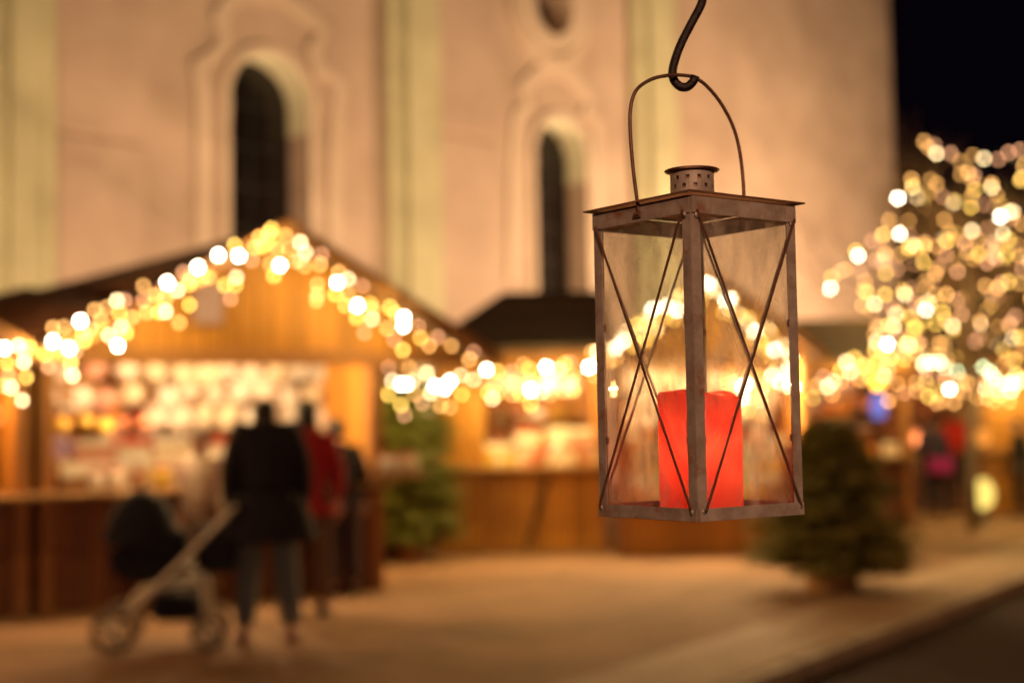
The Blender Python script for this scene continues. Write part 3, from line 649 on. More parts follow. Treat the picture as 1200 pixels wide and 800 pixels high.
def person(label, p, yaw, h=1.72, coat=(.02, .02, .03), trousers=(.03, .035, .05), hair=(.03, .018, .01), shoes=(.05, .03, .03), coat_len=.0, lean=0, head_down=0, hands=None, stride=0.0, stance=0, hat=None, vox=.012, bulk=1.0, long_hair=False, group='people at the market', bag=None):
    """faces +y; hands: (right, left) wrist positions or None for hanging arms"""
    t = thing('person', label, 'person', (p.x, p.y, 0), yaw, None)
    s = h / 1.72
    V = lambda x, y, z: Vector((x, y, z)) * s
    lz = lambda z: math.tan(lean) * max(0, z - .95)
    T = lambda x, y, z: V(x, y + lz(z), z)
    pel, spn, chs, nk = T(0, 0, .96), T(0, 0, 1.14), T(0, .0, 1.33), T(0, 0, 1.46)
    hd = T(0, .03 + .11 * head_down, 1.60 - .08 * head_down)
    body = [[(pel, .135 * s), (spn, .12 * s), (chs, .135 * s), (nk, .055 * s), (hd + V(0, 0, -.06), .052 * s)]]
    coatc = [[(T(0, 0, .93), .165 * s * bulk), (spn, .155 * s * bulk), (chs, .165 * s * bulk), (T(0, 0, 1.44), .075 * s)]]
    legs, shoe = [], []
    for k, sg in enumerate((1, -1)):
        st_ = stride * sg
        hip, kn, an, toe = V(.09 * sg, 0, .90), V((.10 + stance * .5) * sg, .03 + st_ * .5, .49), V((.11 + stance) * sg, -.02 + st_, .09), V((.125 + stance) * sg, .13 + st_, .04)
        ch = [(hip, .085 * s), (kn, .056 * s), (an, .04 * s)]
        body.append([(pel, .135 * s)] + ch + [(toe, .033 * s)])
        legs.append([(V(0, 0, .95), .14 * s), (hip, .112 * s), (kn, .095 * s), (an + V(0, 0, .02), .078 * s)])
        shoe.append(([(an + V(0, -.05, -.03), .064 * s), (an + V(0, .06, -.04), .06 * s), (toe + V(0, .03, .01), .054 * s)]))
        sh = T(.17 * sg, 0, 1.40); H = hands[k] if hands else None
        if H is None: el_, wr = T(.235 * sg, -.03, 1.13), T(.25 * sg, .05, .88)
        else:
            wr = Vector(H); mid = (sh + wr) / 2; dd = wr - sh; ln = dd.length; arm = .56 * s
            off = math.sqrt(max(0, (arm / 2) ** 2 - (ln / 2) ** 2)) if ln < arm else 0
            el_ = mid + Vector((sg * .35, -.45, -.8)).normalized() * off
        body.append([(chs, .135 * s), (sh, .062 * s), (el_, .043 * s), (wr, .028 * s)])
        coatc.append([(chs, .165 * s * bulk), (sh, .09 * s * bulk), (el_, .068 * s * bulk), (wr + (el_ - wr) * .12, .052 * s)])
        # palm and five fingers
        fw = (wr - el_).normalized(); sd = fw.cross(Vector((0, 1, 0) if abs(fw.y) < .9 else (0, 0, 1))).normalized(); nr = sd.cross(fw)
        palm = wr + fw * .085 * s
        body.append([(wr, .028 * s), (wr + fw * .045 * s, .036 * s), (palm, .034 * s)])
        for j in range(4):
            b0 = palm + sd * (j - 1.5) * .019 * s; L_ = (.065, .078, .074, .058)[j] * s
            body.append([(palm + sd * (j - 1.5) * .015 * s - fw * .03 * s, .011 * s), (b0, .010 * s), (b0 + fw * L_ * .5 + nr * .008, .0092 * s), (b0 + fw * L_ * .85 + nr * .03 * s, .0085 * s)])
        tb_ = wr + fw * .03 * s + sd * .03 * s * sg
        body.append([(wr + fw * .03 * s, .014 * s), (tb_, .013 * s), (tb_ + (fw * .6 + sd * sg * .7).normalized() * .045 * s, .011 * s)])
    bm = bmesh.new(); me = skin_mesh(body); bm.from_mesh(me)
    hm = Matrix.Translation(hd) @ Matrix.Rotation(-.45 * head_down, 4, 'X')
    def blob(c, r, sc): bmesh.ops.create_icosphere(bm, subdivisions=3, radius=r * s, matrix=hm @ Matrix.Translation(Vector(c) * s) @ Matrix.Diagonal((*sc, 1)))
    blob((0, 0, .03), .1, (.78, .95, 1.12)); blob((0, .03, -.05), .065, (.85, .95, .9))
    blob((0, .098, -.005), .018, (.7, 1, 1.5)); blob((0, .085, -.05), .02, (1.2, .5, .4))
    for sg in (-1, 1):
        blob((.078 * sg, 0, 0), .026, (.4, .8, 1.2)); blob((.032 * sg, .085, .045), .014, (1.4, .6, .5))
    remeshed(bm, 'body', SKIN, t, vox)
    b2 = bmesh.new(); b2.from_mesh(skin_mesh(coatc))
    if coat_len:
        z0 = .93 - coat_len
        ring = []
        n = 20
        for zz, ra in ((1.0, .16), (.9, .19), ((z0 + .9) / 2, .215), (z0, .235)):
            ring.append([b2.verts.new(V(ra * 1.12 * bulk * math.cos(2 * math.pi * i / n), ra * .8 * bulk * math.sin(2 * math.pi * i / n), zz)) for i in range(n)])
        for a, c in zip(ring, ring[1:]):
            for i in range(n): b2.faces.new((a[i], a[(i + 1) % n], c[(i + 1) % n], c[i]))
        b2.faces.new(ring[0]); b2.faces.new(ring[-1][::-1])
    # collar
    bmesh.ops.create_cone(b2, cap_ends=True, segments=20, radius1=.09 * s, radius2=.075 * s, depth=.07 * s, matrix=Matrix.Translation(nk))
    remeshed(b2, 'coat', cloth(coat), t, vox)
    b3 = bmesh.new(); b3.from_mesh(skin_mesh(legs)); remeshed(b3, 'trousers', cloth(trousers), t, vox)
    for c_ in shoe:
        b4 = bmesh.new(); b4.from_mesh(skin_mesh([c_])); remeshed(b4, 'shoe', cloth(shoes, .5), t, vox)
    b5 = bmesh.new()
    bmesh.ops.create_icosphere(b5, subdivisions=3, radius=.108 * s, matrix=hm @ Matrix.Translation(Vector((0, -.018, .048)) * s) @ Matrix.Diagonal((.84, .98, 1.05, 1)))
    inv = hm.inverted()
    kill = [v for v in b5.verts if (inv @ v.co).y > .045 * s and (inv @ v.co).z < .075 * s or (inv @ v.co).z < -.06 * s]
    bmesh.ops.delete(b5, geom=kill, context='VERTS')
    if long_hair:
        bmesh.ops.create_icosphere(b5, subdivisions=3, radius=.1 * s, matrix=hm @ Matrix.Translation(Vector((0, -.055, -.06)) * s) @ Matrix.Diagonal((.85, .5, 1.5, 1)))
    mh = bpy.data.meshes.new('hair'); b5.to_mesh(mh); b5.free(); mh.materials.append(mat('hair', hair, rough=.5, scale=40, bump=.3))
    for q in mh.polygons: q.use_smooth = True
    oh = bpy.data.objects.new('hair', mh); COL.objects.link(oh); oh.parent = t
    sm = oh.modifiers.new('sol', 'SOLIDIFY'); sm.thickness = .012
    if hat:
        b6 = MB(); b6.ball((0, 0, 0), .118 * s, 3, (.88, .98, .82)); 
        for v in list(b6.b.verts):
            if v.co.z < -.03 * s: b6.b.verts.remove(v)
        ho = b6.build('hat', cloth(hat), t, smooth=True); ho.matrix_local = hm @ Matrix.Translation(Vector((0, -.012, .075)) * s)
    return t
def fit(px, feet): q = G(px, feet); q.z = 0; return q
# pushchair parent: back to the camera, bent towards the handle
pA = fit(314, 755)
person('dark wide padded coat and grey jeans, head bent forward beside the pushchair handle', pA, R(12), h=1.84, coat=(.018, .013, .022), trousers=(.17, .19, .2), shoes=(.6, .36, .3), coat_len=.24, lean=.2, head_down=1.4, hands=(None, None), bulk=1.3, stance=.045)
pB = fit(363, 722)
person('red jacket and dark hair, half hidden behind the long dark coat', pB, R(20), h=1.76, coat=(.55, .012, .02), trousers=(.16, .08, .05), hair=(.018, .01, .008), coat_len=.12, head_down=.3, bulk=1.0, long_hair=True)
pC = fit(403, 697)
person('dark short jacket, leaning on the stall shelf beside the red jacket', pC, R(35), h=1.62, coat=(.022, .014, .024), trousers=(.05, .03, .045), hair=(.02, .012, .01), shoes=(.03, .02, .02), lean=.12, head_down=.4, bulk=1.08)
pD = fit(240, 712); 
person('pale cream jacket and fair skin, behind the pushchair at the counter', pD, R(150), h=1.55, coat=(.62, .50, .42), trousers=(.2, .13, .09), hair=(.16, .08, .035), head_down=.3, bulk=1.05)
pF = fit(1095, 602)
person('navy jacket far off at the end of the pavement', pF, R(10), h=1.58, coat=(.03, .03, .06), trousers=(.04, .03, .04), hair=(.02, .015, .012), vox=.02, bulk=1.15)
pH = fit(1126, 599)
person('bright red jacket with fair hair, far off beside the slender tree', pH, R(-30), h=1.72, coat=(.62, .02, .01), trousers=(.05, .03, .025), hair=(.4, .22, .08), vox=.02, bulk=1.1)
pI = fit(1062, 606)
person('maroon jacket in shade, standing past the wide fir', pI, R(60), h=1.62, coat=(.10, .012, .01), trousers=(.03, .025, .03), vox=.02, bulk=1.1)
pJ = fit(1198, 604)
person('black coat at the picture edge before the yellow booth', pJ, R(80), h=1.5, coat=(.012, .01, .012), trousers=(.015, .012, .015), vox=.02, bulk=1.2, coat_len=.2)
bg_ = thing('shoulder_bag', 'small magenta bag carried against the navy jacket', 'bag', P(1102, 545, pF.y - .24))
MB().box((-.2, -.06, -.13), (.2, .06, .13)).build('pouch', cloth((.42, .02, .22)), bg_, bevel=.03)
MB().tube([(-.16, 0, .1), (-.14, .06, .42), (0, .12, .62), (.14, .06, .42), (.16, 0, .1)], .012, 6).build('strap', cloth((.2, .01, .1)), bg_)

# ------------------------------------------------------------------ pushchair
pc = G(200, 758); pc.z = 0; ang = R(8)
push = thing('pushchair', 'dark hooded pushchair with pale frame, standing before the gabled stall', 'pushchair', pc, ang)
Mfr = mat('frame_paint', (.90, .88, .72), (.82, .78, .6), rough=.35, metal=.2, scale=20, bump=0)
Mfab = cloth((.012, .012, .022)); Mtyre = mat('tyre_rubber', (.26, .2, .15), rough=.7); Mgrip = mat('grip_foam', (.04, .03, .03))
for y in (-.24, .24):
    MB().tube([(-.36, y, .16), (-.2, y, .33), (.1, y, .62), (.40, y, .92), (.47, y, 1.0)], .019, 10).build('frame', Mfr, push, smooth=True)
    MB().tube([(.10, y * .95, .62), (.2, y * .95, .56), (.245, y * .95, .42), (.27, y * .95, .15)], .018, 10).build('rear_leg', Mfr, push, smooth=True)
    MB().tube([(-.34, y * .95, .18), (-.22, y * .95, .40), (.0, y * .95, .45), (.22, y * .95, .47)], .014, 8).build('side_rail', Mfr, push, smooth=True)
MB().tube([(.47, -.24, 1.0), (.485, -.2, 1.01), (.485, .2, 1.01), (.47, .24, 1.0)], .024, 10).build('handle', Mgrip, push, smooth=True)
MB().tube([(.27, -.24, .17), (.27, .24, .17)], .014, 8).build('axle', Mfr, push); MB().tube([(-.36, -.24, .17), (-.36, .24, .17)], .014, 8).build('axle', Mfr, push)
for x, rr_ in ((-.36, .155), (.28, .13)):
    for y in (-.27, .27):
        wl = MB().tube([(x + (rr_ - .025) * math.cos(2 * math.pi * i / 24), y, rr_ + (rr_ - .025) * math.sin(2 * math.pi * i / 24)) for i in range(24)], .024, 8, closed=True).build('wheel', Mtyre, push, smooth=True)
        rm = MB()
        for i in range(8):
            a = math.pi * i / 4; rm.tube([(x, y, rr_), (x + (rr_ - .04) * math.cos(a), y, rr_ + (rr_ - .04) * math.sin(a))], .007, 5)
        rm.tube([(x, y - .03, rr_), (x, y + .03, rr_)], .028, 12)
        rm.build('rim', Mfr, wl)
# seat pod and hood
pod = MB()
prof = [(-.42, .62), (-.30, .48), (.02, .48), (.12, .58), (.12, .84), (-.02, .80), (-.36, .74)]
pod.prism([Vector((a, -.21, b)) for a, b in prof], Vector((0, .42, 0)))
pod.build('seat', Mfab, push, bevel=.03)
hood = MB(); rings = []
for i in range(9):
    a = R(-8 + 178 * i / 8); rings.append([hood.b.verts.new((-.20 + .26 * math.cos(a) * (1 - .15 * (abs(j - 6) / 6) ** 3), (.25 * (j - 6) / 6), .72 + .40 * math.sin(a) * (1 - .45 * (abs(j - 6) / 6) ** 3))) for j in range(13)])
for a, c in zip(rings, rings[1:]):
    for j in range(12): hood.b.faces.new((a[j], a[j + 1], c[j + 1], c[j]))
for j in (0, 12): hood.b.faces.new([r_[j] for r_ in rings])
hood.build('hood', Mfab, push, smooth=True)
nb_ = thing('changing_bag', 'dark changing bag hung from the pushchair handle', 'bag', push.matrix_basis @ Vector((.36, 0, .52)), ang)
MB().box((-.17, -.17, 0), (.11, .17, .34)).build('bag', Mfab, nb_, bevel=.04)
MB().tube([(-.1, .12, .32), (.04, .13, .47), (.125, .0, .5), (.04, -.13, .47), (-.1, -.12, .32)], .01, 6).build('strap', Mfab, nb_)
MB().box((-.12, -.2, .20), (.22, .2, .38)).build('basket', Mfab, push, bevel=.04)

# ------------------------------------------------------------------ goods
CR_ = lambda c: mat('goods', c, tuple(x * .75 for x in c), rough=.6, scale=15, bump=0)
pal = {k: CR_(v) for k, v in dict(cream=(.80, .68, .50), pale=(.85, .72, .62), pink=(.78, .42, .34), red=(.55, .08, .04), orange=(.75, .28, .04), yellow=(.75, .50, .08), brown=(.28, .13, .05), violet=(.22, .14, .24), white=(.85, .8, .72), rust=(.5, .16, .07)).items()}
def star_mesh(r, n=9, depth=.35):
    b = MB(); c1_, c2_ = b.b.verts.new((0, -r * depth, 0)), b.b.verts.new((0, r * depth, 0)); ring = []
    for i in range(2 * n):
        a = math.pi * i / n; q = r if i % 2 == 0 else r * .48
        ring.append(b.b.verts.new((q * math.cos(a), 0, q * math.sin(a))))
    for i in range(2 * n):
        b.b.faces.new((c1_, ring[i], ring[(i + 1) % (2 * n)])); b.b.faces.new((c2_, ring[(i + 1) % (2 * n)], ring[i]))
    return b
protos = {}
def goods(kind, col, t, x, y, z, s, label, group, rz=0):
    p_ = M_of(t) @ Vector((x, y, z)); key = (kind, col)
    if key not in protos:
        if kind == 'star':
            o = thing('paper_star', label, 'star', p_, 0, group); star_mesh(.16).build('star', pal[col], o); MB().tube([(0, 0, .15), (0, 0, .30)], .004, 4).build('thread', 'cable', o)
        elif kind == 'bauble':
            o = thing('bauble', label, 'bauble', p_, 0, group); MB().ball((0, 0, 0), .07, 3).build('ball', pal[col], o, smooth=True); MB().tube([(0, 0, .065), (0, 0, .09)], .014, 8).build('cap', 'iron', o); MB().tube([(0, 0, .09), (0, 0, .2)], .003, 4).build('thread', 'cable', o)
        elif kind == 'heart':
            o = thing('gingerbread_heart', label, 'gingerbread', p_, 0, group); pts = []
            for i in range(28):
                a = 2 * math.pi * i / 28; pts.append(Vector((.0075 * 16 * math.sin(a) ** 3 * .8, 0, .0065 * (13 * math.cos(a) - 5 * math.cos(2 * a) - 2 * math.cos(3 * a) - math.cos(4 * a)))))
            MB().prism(pts, Vector((0, .03, 0))).build('biscuit', pal[col], o)
            MB().tube([v * .86 + Vector((0, -.004, 0)) for v in pts], .006, 5, closed=True).build('icing', pal['white'], o)
        elif kind == 'jar':
            o = thing('jar', label, 'jar', p_, 0, group); MB().lathe([(.05, 0), (.06, .01), (.06, .12), (.045, .14)], 16).build('body', pal[col], o, smooth=True); MB().lathe([(.048, .14), (.048, .165), (.04, .168)], 16).build('lid', pal['red' if col != 'red' else 'cream'], o)
        elif kind == 'box':
            o = thing('gift_box', label, 'box', p_, 0, group); MB().box((-.1, -.08, 0), (.1, .08, .13)).build('carton', pal[col], o, bevel=.005); MB().box((-.105, -.085, .10), (.105, .085, .145)).build('lid', pal['white' if col != 'white' else 'red'], o, bevel=.004)
        elif kind == 'house':
            o = thing('candle_house', label, 'ornament', p_, 0, group); MB().prism([Vector((-.09, -.06, 0)), Vector((.09, -.06, 0)), Vector((.09, -.06, .14)), Vector((0, -.06, .23)), Vector((-.09, -.06, .14))], Vector((0, .12, 0))).build('walls', pal[col], o)
            MB().prism([Vector((-.11, -.08, .135)), Vector((0, -.08, .245)), Vector((.11, -.08, .135)), Vector((.11, -.08, .155)), Vector((0, -.08, .27)), Vector((-.11, -.08, .155))], Vector((0, .16, 0))).build('roof', pal['white'], o)
        protos[key] = o
        o.location = p_
    else:
        o = copy_tree(protos[key]); o['label'] = label; o['group'] = group; o.location = p_
    if kind == 'star': o.rotation_euler.y = rg.uniform(0, 1)
    o.scale = (s, s, s); o.rotation_euler.z = t.rotation_euler.z + rz
    return o
rg = random.Random(21)
def shelf(t, x0, x1, y0, y1, z): MB().box((x0, y0, z - .03), (x1, y1, z)).build('shelf', 'counter_top', t)
COLS = ['cream', 'pale', 'pink', 'red', 'orange', 'yellow', 'brown', 'violet', 'white', 'rust']
def wares(t, x0, x1, depth, where, cols, cz=1.02, step=.26, kinds=('jar', 'box', 'house', 'jar')):
    """counter goods and two back shelves"""
    for zi, (z, y) in enumerate(((cz, .1), (1.28, depth - .3), (1.62, depth - .28))):
        if zi: shelf(t, x0 + .02, x1 - .02, y - .15, depth - .06, z)
        x = x0 + .14
        while x < x1 - .1:
            k, c = rg.choice(kinds), rg.choice(cols)
            nm_ = {'jar': 'jar', 'box': 'gift box', 'house': 'toy house'}[k]
            cn = {'pale': 'pale', 'rust': 'rust red'}.get(c, c)
            pos = ('on the counter', 'on the lower back shelf', 'on the upper back shelf')[zi]
            goods(k, c, t, x, y + rg.uniform(-.04, .08), z, rg.uniform(.9, 1.35), f'{cn} {nm_} {pos} of the {where}', f'{cn} {nm_} {pos} of the {where}', rg.uniform(-.4, .4))
            x += step * rg.uniform(.8, 1.2)
def hang(t, x0, x1, y, z, kind, cols, where, rows=1, step=.27, s=1.0, dz=.28):
    for r_ in range(rows):
        x = x0 + (r_ % 2) * step / 2
        while x < x1:
            c = rg.choice(cols); nm_ = {'star': 'paper star', 'bauble': 'bauble', 'heart': 'gingerbread heart'}[kind]
            lab = f'{c} {nm_} hanging in the {where}'
            goods(kind, c, t, x, y + rg.uniform(-.08, .08), z - r_ * dz + rg.uniform(-.04, .04), s * rg.uniform(.85, 1.15), lab, lab, rg.uniform(-.3, .3)); x += step * rg.uniform(.85, 1.15)
wares(hut1, -1.9, .9, 2.3, 'big gabled stall', COLS, step=.2)
for x in (-1.7, -1.35, -1.05, -.7, -.35): goods('box', rg.choice(('pink', 'pale', 'cream', 'rust')), hut1, x, .3, 1.02, 1.7, 'large box stacked on the counter behind the pushchair', 'large boxes on the gabled stall counter', .1)
for x in (-1.55, -1.2, -.85, -.5): goods('box', rg.choice(('cream', 'white', 'pale', 'pink')), hut1, x, .35, 1.27, 1.4, 'box on top of the counter boxes behind the pushchair', 'upper boxes on the gabled stall counter', -.1)
hang(hut1, -.75, .95, 1.3, 2.12, 'star', ['cream', 'white', 'pale'], 'big gabled stall near the long coat', rows=3, step=.24, s=1.1, dz=.22)
for x, c in jars_: goods('jar', c, hut1, x, -.12, 1.10, 1.1, f'{c} jar on the small side shelf of the gabled stall', f'{c} jar, side shelf')
hang(hut1, -1.9, -.8, 1.2, 2.12, 'star', ['cream', 'pale', 'pink', 'white'], 'pushchair end of the big gabled stall', rows=2, step=.27, s=.95, dz=.24)
hang(hut1, -1.8, -.9, .45, 1.6, 'bauble', ['orange', 'yellow', 'rust', 'violet', 'pink'], 'big gabled stall above its counter', rows=1, step=.2, s=1)
wares(hJ, -.2, 1.5, 2.2, 'stall at the picture edge', ['orange', 'yellow', 'rust', 'brown', 'pink'])
hang(hJ, .2, 1.5, .6, 2.0, 'heart', ['brown', 'yellow', 'orange'], 'stall at the picture edge', rows=2)
wares(hut2, -.4, .92, 2.2, 'low stall beside the fir', ['cream', 'white', 'pale', 'pink', 'yellow', 'rust'], cz=1.04)
for x, c, k in ((-.28, 'yellow', 1.9), (.12, 'pink', 1.5), (.5, 'white', 1.7), (.82, 'cream', 1.4)): goods('box', c, hut2, x, .25, 1.04, k, f'large {c} box on the counter of the low stall beside the fir', f'large {c} box, low stall', 0)
for x, c, k in ((.1, 'white', 1.4), (.5, 'pale', 1.4), (.8, 'pink', 1.3)): goods('box', c, hut2, x, .3, 1.30, k, f'upper {c} box piled in the low stall beside the fir', f'upper {c} box, low stall', 0)
hang(hut2, -.35, .9, .8, 2.05, 'star', ['cream', 'pale'], 'low stall beside the fir', rows=1, s=.9)
wares(hut3, -1.0, 1.0, 2.1, 'stall behind the lantern', ['cream', 'white', 'pale', 'pink', 'orange', 'yellow'], cz=.66)
for zz, k in ((.67, 1.7), (.92, 1.6), (1.16, 1.4)):
    for i in range(5):
        c = rg.choice(('cream', 'white', 'pale', 'pink', 'yellow')); lv = {.67: 'bottom', .92: 'middle', 1.16: 'top'}[zz]
        goods('box', c, hut3, -.78 + i * .38 + rg.uniform(-.03, .03), .42, zz, k, f'{c} box in the {lv} row stacked in the stall behind the lantern', f'{c} boxes, {lv} row, lantern stall', rg.uniform(-.1, .1))
hang(hut3, -.95, 1.0, 1.2, 2.05, 'star', ['cream', 'white', 'pale'], 'stall behind the lantern', rows=3, s=1.1, dz=.22)
wares(hut4, -.78, .78, 2.0, 'small roofed stall', ['rust', 'orange', 'violet', 'pale', 'brown'])
hang(hut4, -.7, .75, .5, 2.05, 'bauble', ['pink', 'orange', 'rust', 'pale', 'violet'], 'small roofed stall', rows=2, s=1.2, step=.24)
wares(hut6, -3.2, 3.0, 2.4, 'far dark stall', ['brown', 'rust', 'orange'], step=.6)
# small plaque in the big gable
MB().box((-.13, -.08, 2.48), (.13, -.045, 2.86), Matrix.Translation((-.62, 0, 0))).build('plaque', mat('plaque', (.36, .26, .34), (.28, .2, .28), bump=0), hut1, bevel=.008)
# blue lit sign lamp with amber bulb
p = P(1030, 490, 18.9)
bl = thing('blue_lamp', 'glowing blue tube lamp under an amber bulb, above the wide fir', 'lamp', p)
MB().lathe([(.04, 0), (.085, .03), (.095, .18), (.085, .30), (.04, .34)], 20).build('tube', emis('blue_glow', (.30, .32, 1), .75), bl, smooth=True)
MB().ball((0, 0, .46), .07, 2).build('bulb', emis('amber_glow', (1, .42, .03), 9), bl, smooth=True)
MB().tube([(0, 0, .34), (0, 0, .41)], .02, 8).tube([(0, .0, 0), (0, .0, -1.42 + (1.42 - p.z))], .02, 8).build('pole', 'lampmetal', bl)
# egg lamp and orange ball lamp by the booth
p = G(1153, 612); p.z = 0
eg = thing('egg_lamp', 'yellow glowing egg-shaped lamp on a short foot beside the slender tree', 'lamp', p)
MB().lathe([(.12, 0), (.12, .02), (.03, .05), (.03, .22)], 16).build('foot', 'lampmetal', eg)
MB().ball((0, 0, .42), .17, 3, (.95, .95, 1.32)).build('globe', emis('egg_glow', (1, .72, .16), 1.5), eg, smooth=True)
light('lamp', 'POINT', (0, -.3, .5), 8, (1, .7, .25), eg, size=.15)
p = P(1152, 512, 22.0)
ol = thing('ball_lamp', 'small orange ball lamp hanging before the yellow booth', 'lamp', p)
MB().ball((0, 0, 0), .11, 3, (1, 1, 1.2)).build('globe', emis('orange_glow', (1, .34, .05), 1.1), ol, smooth=True)
MB().tube([(0, 0, .12), (0, .1, .95)], .006, 5).build('cord', 'cable', ol)

# ------------------------------------------------------------------ the lantern
X0, Dc, RC, DL = .188, 1.45, .1027, R(-8.6)
W = RC * math.sqrt(2); ZB, ZT = 1.411, 1.722; HH = ZT - ZB; h_ = W / 2
LAZ = R(45) + DL           # local +x,+y square; corner (-,-) must face the camera
lan = thing('hanging_lantern', 'square glass and iron lantern hanging from a forged hook, red candle inside', 'lantern', (X0, Dc, ZB), LAZ)
# corner check: local (-h,-h) -> rotated by LAZ -> angle 225+45+DL = -90+DL : towards the camera
T_ = .0012
fl = .0125
for sx in (-1, 1):
    for sy in (-1, 1):
        x, y = sx * h_, sy * h_
        b = MB()
        b.box((min(x, x - sx * fl), min(y, y - sy * T_), .0), (max(x, x - sx * fl), max(y, y - sy * T_), HH - .002))
        b.box((min(x, x - sx * T_), min(y - sy * T_, y - sy * fl), .0), (max(x, x - sx * T_), max(y - sy * T_, y - sy * fl), HH - .002))
        b.build('corner_post', 'iron', lan, bevel=.0003)
for k in range(4):
    rot = Matrix.Rotation(k * math.pi / 2, 4, 'Z')
    a = h_ - .0005
    MB().box((-a, -h_ - .0018, HH - .019), (a, -h_ - .0004, HH - .002), rot).build('top_rail', 'iron', lan, bevel=.0003)
    MB().box((-a, -h_ - .0018, -.002), (a, -h_ - .0004, .0105), rot).build('bottom_rail', 'iron', lan, bevel=.0003)
    MB().box((-h_ + .003, -h_ + .0024, .004), (h_ - .003, -h_ + .0044, HH - .006), rot).build('glass_pane', 'glass', lan)
    x = h_ - .006; z0, z1 = .008, HH - .016
    b = MB()
    for s_, yy in ((1, -.0035), (-1, -.0058)):
        pa, pb = Vector((-x * s_, -h_ + yy, z1)), Vector((x * s_, -h_ + yy, z0)); d = (pb - pa).normalized(); n = Vector((d.z, 0, -d.x)) * .00105
        b.prism([rot @ q for q in (pa + n, pb + n, pb - n, pa - n)], rot @ Vector((0, .0016, 0)))
    b.build('cross_bar', 'iron_dark', lan)
    b = MB()
    for sx in (-1, 1):
        for zz in (.075, .19):
            b.box((sx * (h_ - .0115) - .0022, -h_ + .0005, zz - .0035), (sx * (h_ - .0115) + .0022, -h_ + .0022, zz + .0035), rot)
    b.build('glass_clip', 'iron_dark', lan)
    b = MB(); rn = random.Random(40 + k)
    for sx in (-1, 1):
        for zz in (.006, HH - .02): b.ball(rot @ Vector((sx * (h_ - .006 + rn.uniform(-.001, .001)), -h_ - .0012, zz + rn.uniform(-.002, .002))), .0028, 2, (1, .5, 1.2))
    b.build('solder_spot', 'solder', lan, smooth=True)
MB().box((-h_ + .0013, -h_ + .0013, .0005), (h_ - .0013, h_ - .0013, .0022)).build('floor_plate', 'iron', lan)
o_ = h_ + .0075
b = MB(); rr_ = .022
v = [b.b.verts.new((sx * o_, sy * o_, HH)) for sx, sy in ((-1, -1), (1, -1), (1, 1), (-1, 1))]
u_ = [b.b.verts.new((sx * o_, sy * o_, HH + .0016)) for sx, sy in ((-1, -1), (1, -1), (1, 1), (-1, 1))]
c_ = [b.b.verts.new((sx * rr_, sy * rr_, HH + .0095)) for sx, sy in ((-1, -1), (1, -1), (1, 1), (-1, 1))]
e_ = [b.b.verts.new((sx * rr_, sy * rr_, HH + .008)) for sx, sy in ((-1, -1), (1, -1), (1, 1), (-1, 1))]
for i in range(4):
    j = (i + 1) % 4
    b.b.faces.new((v[i], v[j], u_[j], u_[i])); b.b.faces.new((u_[i], u_[j], c_[j], c_[i])); b.b.faces.new((v[j], v[i], e_[i], e_[j])); b.b.faces.new((e_[j], e_[i], c_[i], c_[j]))
b.build('roof', 'iron_roof', lan)
# perforated chimney
b = MB(); seg, rows = 36, 7; ch = .030; zc = HH + .007; rad = .0225
g = [[b.b.verts.new((rad * math.cos(2 * math.pi * (i + (.5 if r_ % 2 else 0) * 0) / seg), rad * math.sin(2 * math.pi * i / seg), zc + ch * r_ / rows)) for i in range(seg)] for r_ in range(rows + 1)]
hole = []
for r_ in range(rows):
    for i in range(seg):
        f = b.b.faces.new((g[r_][i], g[r_][(i + 1) % seg], g[r_ + 1][(i + 1) % seg], g[r_ + 1][i]))
        if r_ % 2 == 1 and (i + (r_ // 2) % 2 * 1) % 3 == 0: hole.append(f)
ins = bmesh.ops.inset_individual(b.b, faces=hole, thickness=.0006)
bmesh.ops.delete(b.b, geom=[f for f in hole if f.is_valid], context='FACES')
cm = b.build('chimney', 'iron', lan, smooth=False); sm = cm.modifiers.new('s', 'SOLIDIFY'); sm.thickness = .0009
MB().lathe([(.0195, zc), (.0195, zc + ch - .001)], 24).build('added_dark_core', 'iron_dark', cm)  # dark core added so the chimney holes look shaded
MB().lathe([(.019, zc + ch), (.0275, zc + ch + .001), (.0285, zc + ch + .0022), (.0275, zc + ch + .0028), (.0, zc + ch + .0028)], 40, cap=False).build('rim', 'iron_dark', cm, smooth=True)
# handle: in the plane through the middles of the left-front and right-back faces (local x axis)
hp_ = [(-1, 0), (-1.07, .035), (-1.11, .075), (-1.09, .10), (-.98, .118), (-.72, .131), (-.40, .1385), (-.1, .1415), (.12, .141), (.36, .133), (.62, .117), (.84, .094), (.95, .068), (1.0, .035), (1.0, 0)]
def smooth_path(pts, n=4):
    out = []
    for i in range(len(pts) - 1):
        p0, p1, p2, p3 = pts[max(0, i - 1)], pts[i], pts[i + 1], pts[min(len(pts) - 1, i + 2)]
        for k in range(n):
            t = k / n
            out.append(.5 * ((2 * p1) + (p2 - p0) * t + (2 * p0 - 5 * p1 + 4 * p2 - p3) * t * t + (-p0 + 3 * p1 - 3 * p2 + p3) * t ** 3))
    return out + [pts[-1]]
hpts = smooth_path([Vector((a * (h_ + .002), 0, HH - .004 + z)) for a, z in hp_])
hpts = [Vector((-h_ - .002, -.0, HH - .014))] + hpts + [Vector((h_ + .002, 0, HH - .014))]
hd_ = MB().tube(hpts, .0019, 8).build('handle', 'iron_dark', lan, smooth=True)
for sx in (-1, 1):
    MB().tube([(sx * (h_ + .002), -.004, HH - .012), (sx * (h_ + .002), .004, HH - .012)], .0035, 8).build('eyelet', 'iron_dark', hd_)
